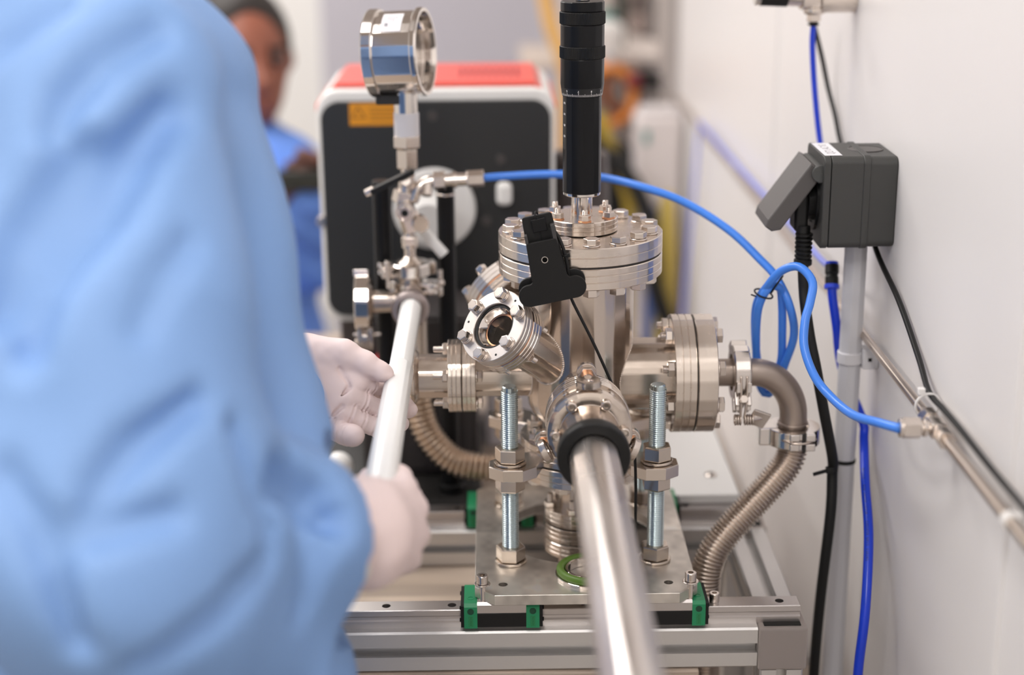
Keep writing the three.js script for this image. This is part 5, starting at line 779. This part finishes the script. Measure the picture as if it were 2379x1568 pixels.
// ---------------------------------------------------------------- the gowned person with the white rod
{ const t = thing('person', 'person in a light blue gown and pale gloves holding the white rod', 'person', [-0.45, FLOOR, 0.40]);
  const S = [-0.325, 0.490, 0.440], E = [-0.318, 0.250, 0.560], Wr = [-0.202, 0.1800, 0.414];
  const shoulderL = [-0.470, 0.500, 0.16], elbowL = [-0.372, 0.235, 0.055], wristL = [-0.262, 0.1875, 0.103];
  const head = [-0.520, 0.735, 0.255];
  // folds: valleys pressed into the cloth, [points along the fold, radius]
  const Mi = [-0.322, 0.370, 0.505];
  const folds = [
    [[[-0.280, 0.542, 0.472], [-0.306, 0.529, 0.502], [-0.327, 0.508, 0.518], [-0.335, 0.494, 0.528]], 0.0140],
    [[[-0.267, 0.498, 0.495], [-0.289, 0.477, 0.531], [-0.307, 0.456, 0.558], [-0.325, 0.438, 0.576], [-0.337, 0.414, 0.591], [-0.343, 0.383, 0.602]], 0.0290],
    [[[-0.320, 0.478, 0.540], [-0.335, 0.462, 0.553], [-0.348, 0.445, 0.565], [-0.356, 0.429, 0.575], [-0.364, 0.40, 0.583]], 0.0260],
    [[[-0.251, 0.344, 0.588], [-0.279, 0.329, 0.622], [-0.295, 0.313, 0.639], [-0.300, 0.303, 0.645]], 0.0115],
    [[[-0.259, 0.293, 0.631], [-0.291, 0.292, 0.649], [-0.310, 0.291, 0.655]], 0.0095],
    [[[-0.214, 0.279, 0.541], [-0.202, 0.262, 0.510], [-0.187, 0.243, 0.493], [-0.182, 0.228, 0.487]], 0.0260],
    [[[-0.199, 0.250, 0.518], [-0.192, 0.232, 0.517], [-0.190, 0.211, 0.519], [-0.196, 0.184, 0.526]], 0.0170],
    [[[-0.385, 0.528, 0.480], [-0.374, 0.536, 0.477], [-0.344, 0.558, 0.468]], 0.0130],
    [[[-0.213, 0.237, 0.569], [-0.229, 0.232, 0.605], [-0.256, 0.220, 0.635], [-0.279, 0.210, 0.645]], 0.0100],
    [[[-0.255, 0.428, 0.549], [-0.266, 0.412, 0.574], [-0.277, 0.389, 0.591]], 0.0055],
    [[[-0.233, 0.321, 0.573], [-0.220, 0.280, 0.574], [-0.213, 0.254, 0.565]], 0.0060],
    [[[-0.351, 0.319, 0.632], [-0.334, 0.300, 0.647], [-0.320, 0.272, 0.659], [-0.310, 0.228, 0.659]], 0.0110],
  ];
  const base = (p) => {
    let d = smin(limb(p, S, Mi, 0.074, 0.093), limb(p, Mi, E, 0.093, 0.090), 0.02);
    d = smin(d, limb(p, E, mixA(E, Wr, 0.66), 0.088, 0.062), 0.05);
    d = smin(d, limb(p, mixA(E, Wr, 0.60), Wr, 0.062, 0.045), 0.03);
    d = smin(d, limb(p, [-0.305, 0.165, 0.545], [-0.236, 0.122, 0.470], 0.064, 0.044), 0.05);      // sleeve hanging under the forearm
    let b = limb(p, [-0.372, 0.455, 0.285], [-0.337, 0.200, 0.375], 0.124, 0.137);                  // trunk
    b = smin(b, limb(p, [-0.337, 0.200, 0.375], [-0.337, 0.080, 0.430], 0.137, 0.141), 0.03);
    b = smin(b, limb(p, [-0.337, 0.080, 0.430], [-0.390, -0.42, 0.480], 0.141, 0.170), 0.06);
    b = smin(b, limb(p, S, [-0.440, 0.535, 0.30], 0.074, 0.080), 0.07);
    b = smin(b, limb(p, [-0.430, 0.540, 0.26], shoulderL, 0.085, 0.080), 0.06);
    b = smin(b, limb(p, [-0.48, 0.585, 0.265], [-0.505, 0.635, 0.258], 0.072, 0.062), 0.05);
    b = smin(b, limb(p, shoulderL, elbowL, 0.078, 0.068), 0.05);
    b = smin(b, limb(p, elbowL, wristL, 0.062, 0.048), 0.04);
    d = smin(d, b, 0.008);
    return d;
  };
  // each fold gets a narrow floor sunk under the cloth, so that it is a real crease and not a dent
  const creases = folds.map(([pts, r]) => [pts, pts.map((p) => { const e = 0.002, n = V(base([p[0] + e, p[1], p[2]]) - base([p[0] - e, p[1], p[2]]), base([p[0], p[1] + e, p[2]]) - base([p[0], p[1] - e, p[2]]), base([p[0], p[1], p[2] + e]) - base([p[0], p[1], p[2] - e])).normalize(); return [p[0] - n.x * r * 0.62, p[1] - n.y * r * 0.62, p[2] - n.z * r * 0.62]; }), r]);
  const cloth = (p) => {
    let d = base(p);
    if (d > 0.05 || d < -0.06) return d;
    const q = noise3(p[0] * 7, p[1] * 7, p[2] * 7), f = Math.sin(p[0] * 34 + p[1] * 46 - p[2] * 12 + 5.5 * q);
    d -= 0.0028 * f + 0.010 * (noise3(p[0] * 14 + 5, p[1] * 10, p[2] * 12) - 0.5);
    for (const [pts, deep, r] of creases) {
      let g = 9; const m = pts.length - 1;
      for (let i = 0; i < m; i++) {
        const w = (t) => r * (0.30 + 0.70 * Math.sin(Math.PI * Math.min(0.92, Math.max(0.08, t)))), u = w(i / m), v = w((i + 1) / m);
        g = Math.min(g, smin(limb(p, pts[i], pts[i + 1], u * 0.66, v * 0.66), limb(p, deep[i], deep[i + 1], u * 0.36, v * 0.36), r));
      }
      d = smax(d, -g, 0.019);
    }
    return d;
  };
  const hollow = (p, c, dir, r) => { const k = (p[0] - c[0]) * dir[0] + (p[1] - c[1]) * dir[1] + (p[2] - c[2]) * dir[2]; return Math.max(Math.hypot(p[0] - c[0] - k * dir[0], p[1] - c[1] - k * dir[1], p[2] - c[2] - k * dir[2]) - r, Math.abs(k) - 0.03); };
  const wd = V(Wr[0] - E[0], Wr[1] - E[1], Wr[2] - E[2]).normalize().toArray();
  const gown = part(t, 'gown', skin((p) => { let d = cloth(p); const e = limb(p, Wr, [Wr[0] + wd[0] * 0.1, Wr[1] + wd[1] * 0.1, Wr[2] + wd[2] * 0.1], 0.045, 0.045); const cut = (p[0] - Wr[0]) * wd[0] + (p[1] - Wr[1]) * wd[1] + (p[2] - Wr[2]) * wd[2] + 0.012; if (e < 0.03) d = Math.max(d, cut); d = Math.max(d, -0.45 - p[1]); return Math.max(d, -hollow(p, Wr, wd, 0.037)); }, [-0.66, -0.46, -0.04], [-0.10, 0.70, 0.70], 0.0062), M.gown, 'light blue non woven gown');
  part(gown, 'knit_cuff', aim(lathe([[0.030, -0.012], [0.0385, -0.012], [0.0402, 0.000], [0.0400, 0.010], [0.0385, 0.018], [0.030, 0.020]], 40, 1.2), A3(Wr), A3(wd)), mat(lin(0.78, 0.74, 0.66), 0.8), 'cream knitted cuff');
  // body under the gown: head, neck, legs and shoes as one surface
  part(t, 'body', skin((p) => {
    let d = egg(p, head, [0.078, 0.112, 0.096]); d = smin(d, limb(p, [-0.512, 0.68, 0.25], [-0.485, 0.57, 0.265], 0.052, 0.058), 0.03);
    d = smin(d, limb(p, [-0.485, 0.57, 0.265], [-0.375, 0.30, 0.335], 0.055, 0.085), 0.03); d = smin(d, limb(p, [-0.375, 0.30, 0.335], [-0.380, -0.38, 0.455], 0.085, 0.10), 0.03);
    d = smin(d, egg(p, [head[0] + 0.05, head[1] - 0.015, head[2] - 0.075], [0.014, 0.022, 0.016]), 0.015);
    for (const s of [-1, 1]) { d = smin(d, limb(p, [-0.40 + s * 0.06, -0.38, 0.46 + s * 0.05], [-0.42 + s * 0.07, -0.80, 0.47 + s * 0.06], 0.085, 0.055), 0.02); d = smin(d, limb(p, [-0.42 + s * 0.07, -0.835, 0.47 + s * 0.06], [-0.35 + s * 0.07, -0.845, 0.34 + s * 0.06], 0.042, 0.033), 0.02); }
    return d;
  }, [-0.66, -0.90, 0.06], [-0.20, 0.88, 0.66], 0.014), mat(lin(0.38, 0.24, 0.18), 0.6));
  part(t, 'cap', skin((p) => Math.max(egg(p, [head[0] - 0.008, head[1] + 0.012, head[2] + 0.008], [0.090, 0.118, 0.108]), head[1] - 0.005 - p[1] + (p[0] - head[0]) * 0.25 - (p[2] - head[2]) * 0.35), [-0.64, 0.68, 0.12], [-0.40, 0.90, 0.40], 0.010), M.gown);
  // far hand: palm turned to the viewer, thumb on the rod, fingers behind it
  const F = {
    thumb: [[-0.2348, 0.2184, 0.1103, 0.0150], [-0.2132, 0.2216, 0.1137, 0.0122], [-0.1944, 0.2139, 0.1163, 0.0096], [-0.1811, 0.2059, 0.1168, 0.0078], [-0.1764, 0.2031, 0.1156, 0.0068]],
    index: [[-0.2025, 0.1972, 0.1171, 0.0095], [-0.1922, 0.1907, 0.1067, 0.0086], [-0.1821, 0.1808, 0.0910, 0.0084], [-0.1680, 0.1699, 0.0861, 0.0082], [-0.1585, 0.1622, 0.0948, 0.0078]],
    middle: [[-0.2099, 0.1862, 0.1246, 0.0095], [-0.1978, 0.1788, 0.1186, 0.0086], [-0.1842, 0.1692, 0.1112, 0.0084], [-0.1708, 0.1615, 0.1096, 0.0080], [-0.1645, 0.1566, 0.1153, 0.0074]],
    ring: [[-0.2180, 0.1740, 0.1314, 0.0092], [-0.2085, 0.1693, 0.1308, 0.0086], [-0.1983, 0.1631, 0.1286, 0.0085], [-0.1874, 0.1577, 0.1252, 0.0081], [-0.1807, 0.1544, 0.1263, 0.0076]],
    little: [[-0.2280, 0.1611, 0.1342, 0.0090], [-0.2194, 0.1592, 0.1390, 0.0086], [-0.2122, 0.1584, 0.1446, 0.0090], [-0.2060, 0.1597, 0.1516, 0.0096], [-0.2031, 0.1604, 0.1545, 0.0095]],
  };
  const crease = (p, c, r) => Math.hypot(p[0] - c[0], p[1] - c[1], p[2] - c[2]) - r;
  const palm = (p) => {
    let d = limb(p, [-0.2734, 0.1913, 0.0899], [-0.2488, 0.1934, 0.1032], 0.0330, 0.0340);
    d = smin(d, limb(p, [-0.2497, 0.2082, 0.1028], [-0.2087, 0.1973, 0.1149], 0.0215, 0.0120), 0.02);
    d = smin(d, limb(p, [-0.2496, 0.1925, 0.1097], [-0.2148, 0.1850, 0.1207], 0.0215, 0.0125), 0.02);
    d = smin(d, limb(p, [-0.2473, 0.1778, 0.1163], [-0.2227, 0.1723, 0.1266], 0.0200, 0.0120), 0.02);
    d = smin(d, limb(p, [-0.2432, 0.1672, 0.1238], [-0.2290, 0.1619, 0.1318], 0.0135, 0.0100), 0.02);
    d = smin(d, limb(p, [-0.2468, 0.2177, 0.1041], [-0.2272, 0.2190, 0.1102], 0.0170, 0.0150), 0.012);
    let f = 9; for (const k of ['index', 'middle', 'ring', 'little']) f = smin(f, chain(p, F[k], 0.003), 0.0008);
    d = smin(d, f, 0.005); d = smin(d, chain(p, F.thumb, 0.006), 0.006);
    for (const [a, b, c] of [[[-0.2160, 0.2120, 0.1262], [-0.2080, 0.1990, 0.1300], 0.0011], [[-0.2080, 0.1960, 0.1312], [-0.2330, 0.1720, 0.1400], 0.0012], [[-0.2140, 0.1815, 0.1392], [-0.2340, 0.1650, 0.1430], 0.0012]]) d = smax(d, -limb(p, a, b, c, c * 0.7), 0.004);
    for (const k of ['index', 'middle', 'ring', 'little']) for (const i of [1, 2, 3]) {            // folds of the glove at the finger joints
      const a = F[k][i], b = F[k][i - 1], c = F[k][i + 1], t = V(c[0] - b[0], c[1] - b[1], c[2] - b[2]).normalize(), x = p[0] - a[0], y = p[1] - a[1], z = p[2] - a[2], s = x * t.x + y * t.y + z * t.z;
      const rr = Math.sqrt(Math.max(0, x * x + y * y + z * z - s * s)); if (Math.abs(s) < 0.004 && rr < a[3] * 1.6) d += 0.0007 * Math.exp(-Math.pow(s / 0.0009, 2)) - 0.0003 * Math.exp(-Math.pow((Math.abs(s) - 0.0022) / 0.0009, 2));
    }
    return d + 0.0007 * (noise3(p[0] * 160, p[1] * 160, p[2] * 160) - 0.5);
  };
  part(t, 'glove', skin(palm, [-0.320, 0.135, 0.055], [-0.140, 0.245, 0.170], 0.0016), M.glove, 'pale latex glove, palm turned outward');
  // near hand: a fist closed on the rod end
  const K = [[-0.1500, 0.1840, 0.3330], [-0.1425, 0.1700, 0.3390], [-0.1410, 0.1550, 0.3510], [-0.1465, 0.1420, 0.3660]];
  const fist = (p) => {
    let d = limb(p, [-0.1960, 0.1860, 0.4200], [-0.1760, 0.1800, 0.3930], 0.034, 0.033);
    d = smin(d, limb(p, [-0.1780, 0.1830, 0.3880], [-0.1580, 0.1810, 0.3460], 0.026, 0.0165), 0.02);
    d = smin(d, limb(p, [-0.1720, 0.1720, 0.3920], [-0.1500, 0.1640, 0.3600], 0.026, 0.0165), 0.02);
    d = smin(d, limb(p, [-0.1740, 0.1600, 0.4000], [-0.1560, 0.1500, 0.3740], 0.022, 0.0150), 0.02);
    let f = 9;
    K.forEach((k, i) => { const r = [0.0112, 0.0114, 0.0110, 0.0100][i]; f = smin(f, chain(p, [[...k, r], [k[0] - 0.006, k[1] - 0.005, k[2] - 0.032, r * 0.93], [k[0] - 0.028, k[1] - 0.008, k[2] - 0.036, r * 0.86], [k[0] - 0.034, k[1] - 0.010, k[2] - 0.020, r * 0.78]], 0.004), 0.0028); });
    d = smin(d, f, 0.008);
    d = smin(d, chain(p, [[-0.1880, 0.1860, 0.3800, 0.0150], [-0.1930, 0.1800, 0.3560, 0.0115], [-0.1880, 0.1740, 0.3360, 0.0100], [-0.1790, 0.1690, 0.3220, 0.0088]], 0.006), 0.012);
    return d + 0.0012 * (noise3(p[0] * 90, p[1] * 90, p[2] * 90) - 0.5);
  };
  part(t, 'glove', skin(fist, [-0.245, 0.120, 0.270], [-0.115, 0.235, 0.460], 0.0028), M.glove, 'pale latex glove closed around the rod');
}
// ---------------------------------------------------------------- the seated person at the back
{ const t = thing('person', 'seated person in a blue gown at the back, holding a dark device', 'person', [-0.53, FLOOR, -1.50]);
  const h = [-0.530, 0.283, -1.490];
  const face = V(0.42, -0.12, 0.90).normalize(), u = V(face.z, 0, -face.x).normalize(), n = face.clone().cross(u);
  const at = (f, s, y) => [h[0] + face.x * f + u.x * s, h[1] + y + face.y * f, h[2] + face.z * f + u.z * s];
  const body = (p) => {
    let d = egg(p, h, [0.078, 0.110, 0.092]); d = smin(d, egg(p, at(0.045, 0, -0.062), [0.046, 0.048, 0.050]), 0.03);
    d = smin(d, limb(p, at(0.083, 0, 0.012), at(0.103, 0, -0.022), 0.010, 0.016), 0.016);                        // nose
    d = smin(d, limb(p, at(0.086, -0.02, -0.055), at(0.086, 0.02, -0.055), 0.010, 0.010), 0.010);               // lips
    for (const s of [-1, 1]) { d = smax(d, -egg(p, at(0.102, s * 0.034, 0.014), [0.018, 0.013, 0.018]), 0.012); d = smin(d, egg(p, at(-0.005, s * 0.082, -0.005), [0.012, 0.028, 0.018]), 0.008); }
    d = smin(d, limb(p, [h[0] - 0.005, h[1] - 0.07, h[2] - 0.015], [h[0] - 0.010, h[1] - 0.175, h[2] - 0.02], 0.048, 0.056), 0.03);
    d = smin(d, limb(p, [h[0] - 0.010, h[1] - 0.175, h[2] - 0.02], [-0.540, -0.33, -1.455], 0.056, 0.10), 0.03);
    for (const s of [-1, 1]) { d = smin(d, limb(p, [-0.53 + s * 0.09, -0.36, -1.40], [-0.50 + s * 0.10, -0.36, -1.06], 0.085, 0.065), 0.03); d = smin(d, limb(p, [-0.50 + s * 0.10, -0.36, -1.06], [-0.51 + s * 0.10, -0.82, -1.08], 0.060, 0.045), 0.03); d = smin(d, limb(p, [-0.51 + s * 0.10, -0.845, -1.09], [-0.50 + s * 0.10, -0.848, -0.94], 0.036, 0.030), 0.02); }
    return d;
  };
  part(t, 'body', skin(body, [-0.76, -0.90, -1.64], [-0.30, 0.42, -0.88], 0.012), mat(lin(0.27, 0.088, 0.052), 0.5));
  part(t, 'hair', skin((p) => { let d = egg(p, [h[0] - 0.012, h[1] + 0.022, h[2] - 0.018], [0.094, 0.112, 0.106]); d = smin(d, egg(p, [h[0] - 0.05, h[1] + 0.112, h[2] - 0.06], [0.055, 0.045, 0.055]), 0.03); const k = (p[0] - h[0]) * face.x + (p[2] - h[2]) * face.z; d = smax(d, Math.min(k - 0.042, 9) + Math.max(0, 0.07 - (p[1] - h[1])) * 0.25 - 0.012, 0.010); return d; }, [-0.70, 0.12, -1.66], [-0.40, 0.48, -1.36], 0.009), mat(lin(0.016, 0.011, 0.009), 0.6), 'short dark hair');
  for (const s of [-1, 1]) { part(t, 'eye', clean(new THREE.SphereGeometry(0.0125, 14, 10)).translate(...at(0.080, s * 0.033, 0.014)), mat(lin(0.05, 0.03, 0.025), 0.3)); part(t, 'brow', bar(A3(at(0.092, s * 0.018, 0.036)), A3(at(0.082, s * 0.052, 0.036)), 0.005, 10), mat(lin(0.016, 0.011, 0.009), 0.6)); }
  const gown = (p) => {
    let d = limb(p, [-0.545, 0.030, -1.495], [-0.545, -0.330, -1.460], 0.118, 0.140); d = smin(d, limb(p, [-0.640, 0.080, -1.52], [-0.465, 0.088, -1.465], 0.062, 0.062), 0.06);
    d = smin(d, limb(p, [-0.465, 0.085, -1.460], [-0.415, -0.055, -1.33], 0.062, 0.056), 0.04); d = smin(d, limb(p, [-0.415, -0.055, -1.33], [-0.395, 0.075, -1.235], 0.054, 0.042), 0.04);
    d = smin(d, limb(p, [-0.640, 0.08, -1.52], [-0.640, -0.09, -1.36], 0.062, 0.056), 0.04); d = smin(d, limb(p, [-0.64, -0.09, -1.36], [-0.46, 0.06, -1.235], 0.054, 0.042), 0.04);
    d = smin(d, limb(p, [-0.53, -0.33, -1.40], [-0.50, -0.36, -1.12], 0.14, 0.12), 0.06);
    d = smin(d, limb(p, [-0.54, 0.075, -1.50], [-0.537, 0.115, -1.50], 0.075, 0.068), 0.03);
    return d - 0.010 * (noise3(p[0] * 16, p[1] * 12, p[2] * 16) - 0.5) - 0.004 * Math.sin(p[0] * 60 + p[1] * 80);
  };
  part(t, 'gown', skin(gown, [-0.80, -0.52, -1.70], [-0.28, 0.22, -0.92], 0.012), mat(lin(0.14, 0.29, 0.78), 0.8), 'blue gown');
  const handR = (p) => { let d = limb(p, [-0.396, 0.085, -1.232], [-0.392, 0.128, -1.215], 0.030, 0.030); for (let k = 0; k < 4; k++) d = smin(d, chain(p, [[-0.405 + k * 0.012, 0.140 + 0.004 * (k % 3), -1.205, 0.010], [-0.402 + k * 0.012, 0.162 - 0.004 * k, -1.196, 0.009], [-0.398 + k * 0.012, 0.160 - 0.004 * k, -1.178, 0.008]], 0.004), 0.005); d = smin(d, limb(p, [-0.414, 0.110, -1.218], [-0.424, 0.140, -1.196], 0.012, 0.009), 0.012); return d; };
  part(t, 'hand', skin(handR, [-0.46, 0.04, -1.28], [-0.33, 0.20, -1.15], 0.006), mat(lin(0.11, 0.04, 0.026), 0.5));
  const handL = (p) => { let d = limb(p, [-0.455, 0.062, -1.235], [-0.438, 0.092, -1.212], 0.028, 0.026); for (let k = 0; k < 4; k++) d = smin(d, chain(p, [[-0.445 + k * 0.010, 0.100, -1.205 + 0.004 * k, 0.0095], [-0.430 + k * 0.010, 0.112, -1.195 + 0.004 * k, 0.008]], 0.004), 0.005); d = smin(d, limb(p, [-0.45, 0.085, -1.215], [-0.440, 0.115, -1.195], 0.011, 0.008), 0.01); return d; };
  part(t, 'hand', skin(handL, [-0.50, 0.02, -1.28], [-0.38, 0.14, -1.15], 0.006), mat(lin(0.11, 0.04, 0.026), 0.5));
  const s = thing('stool', 'low grey stool under the seated person at the back', 'stool', [-0.54, FLOOR, -1.45]);
  part(s, 'seat', rod(0.17, 0.04, 40, 0.006).translate(-0.54, -0.525, -1.43), M.black); part(s, 'column', rod(0.025, 0.335, 24).translate(-0.54, -0.86, -1.43), M.bolt);
  for (let k = 0; k < 5; k++) { const a = k * 1.2566; part(s, 'foot', bar(V(-0.54, -0.845, -1.43), V(-0.54 + 0.22 * Math.cos(a), -0.862, -1.43 + 0.22 * Math.sin(a)), 0.016, 14), M.black); }
  const d = thing('handheld_device', 'dark handheld device in the hands of the seated person', 'device', [-0.40, 0.115, -1.19]);
  part(d, 'case', box(-0.46, -0.340, 0.100, 0.135, -1.190, -1.172, 0.004), mat(lin(0.015, 0.017, 0.013), 0.4)); part(d, 'grip', box(-0.352, -0.334, 0.094, 0.141, -1.194, -1.168, 0.004), M.black);
}
renderer.render(scene, camera);
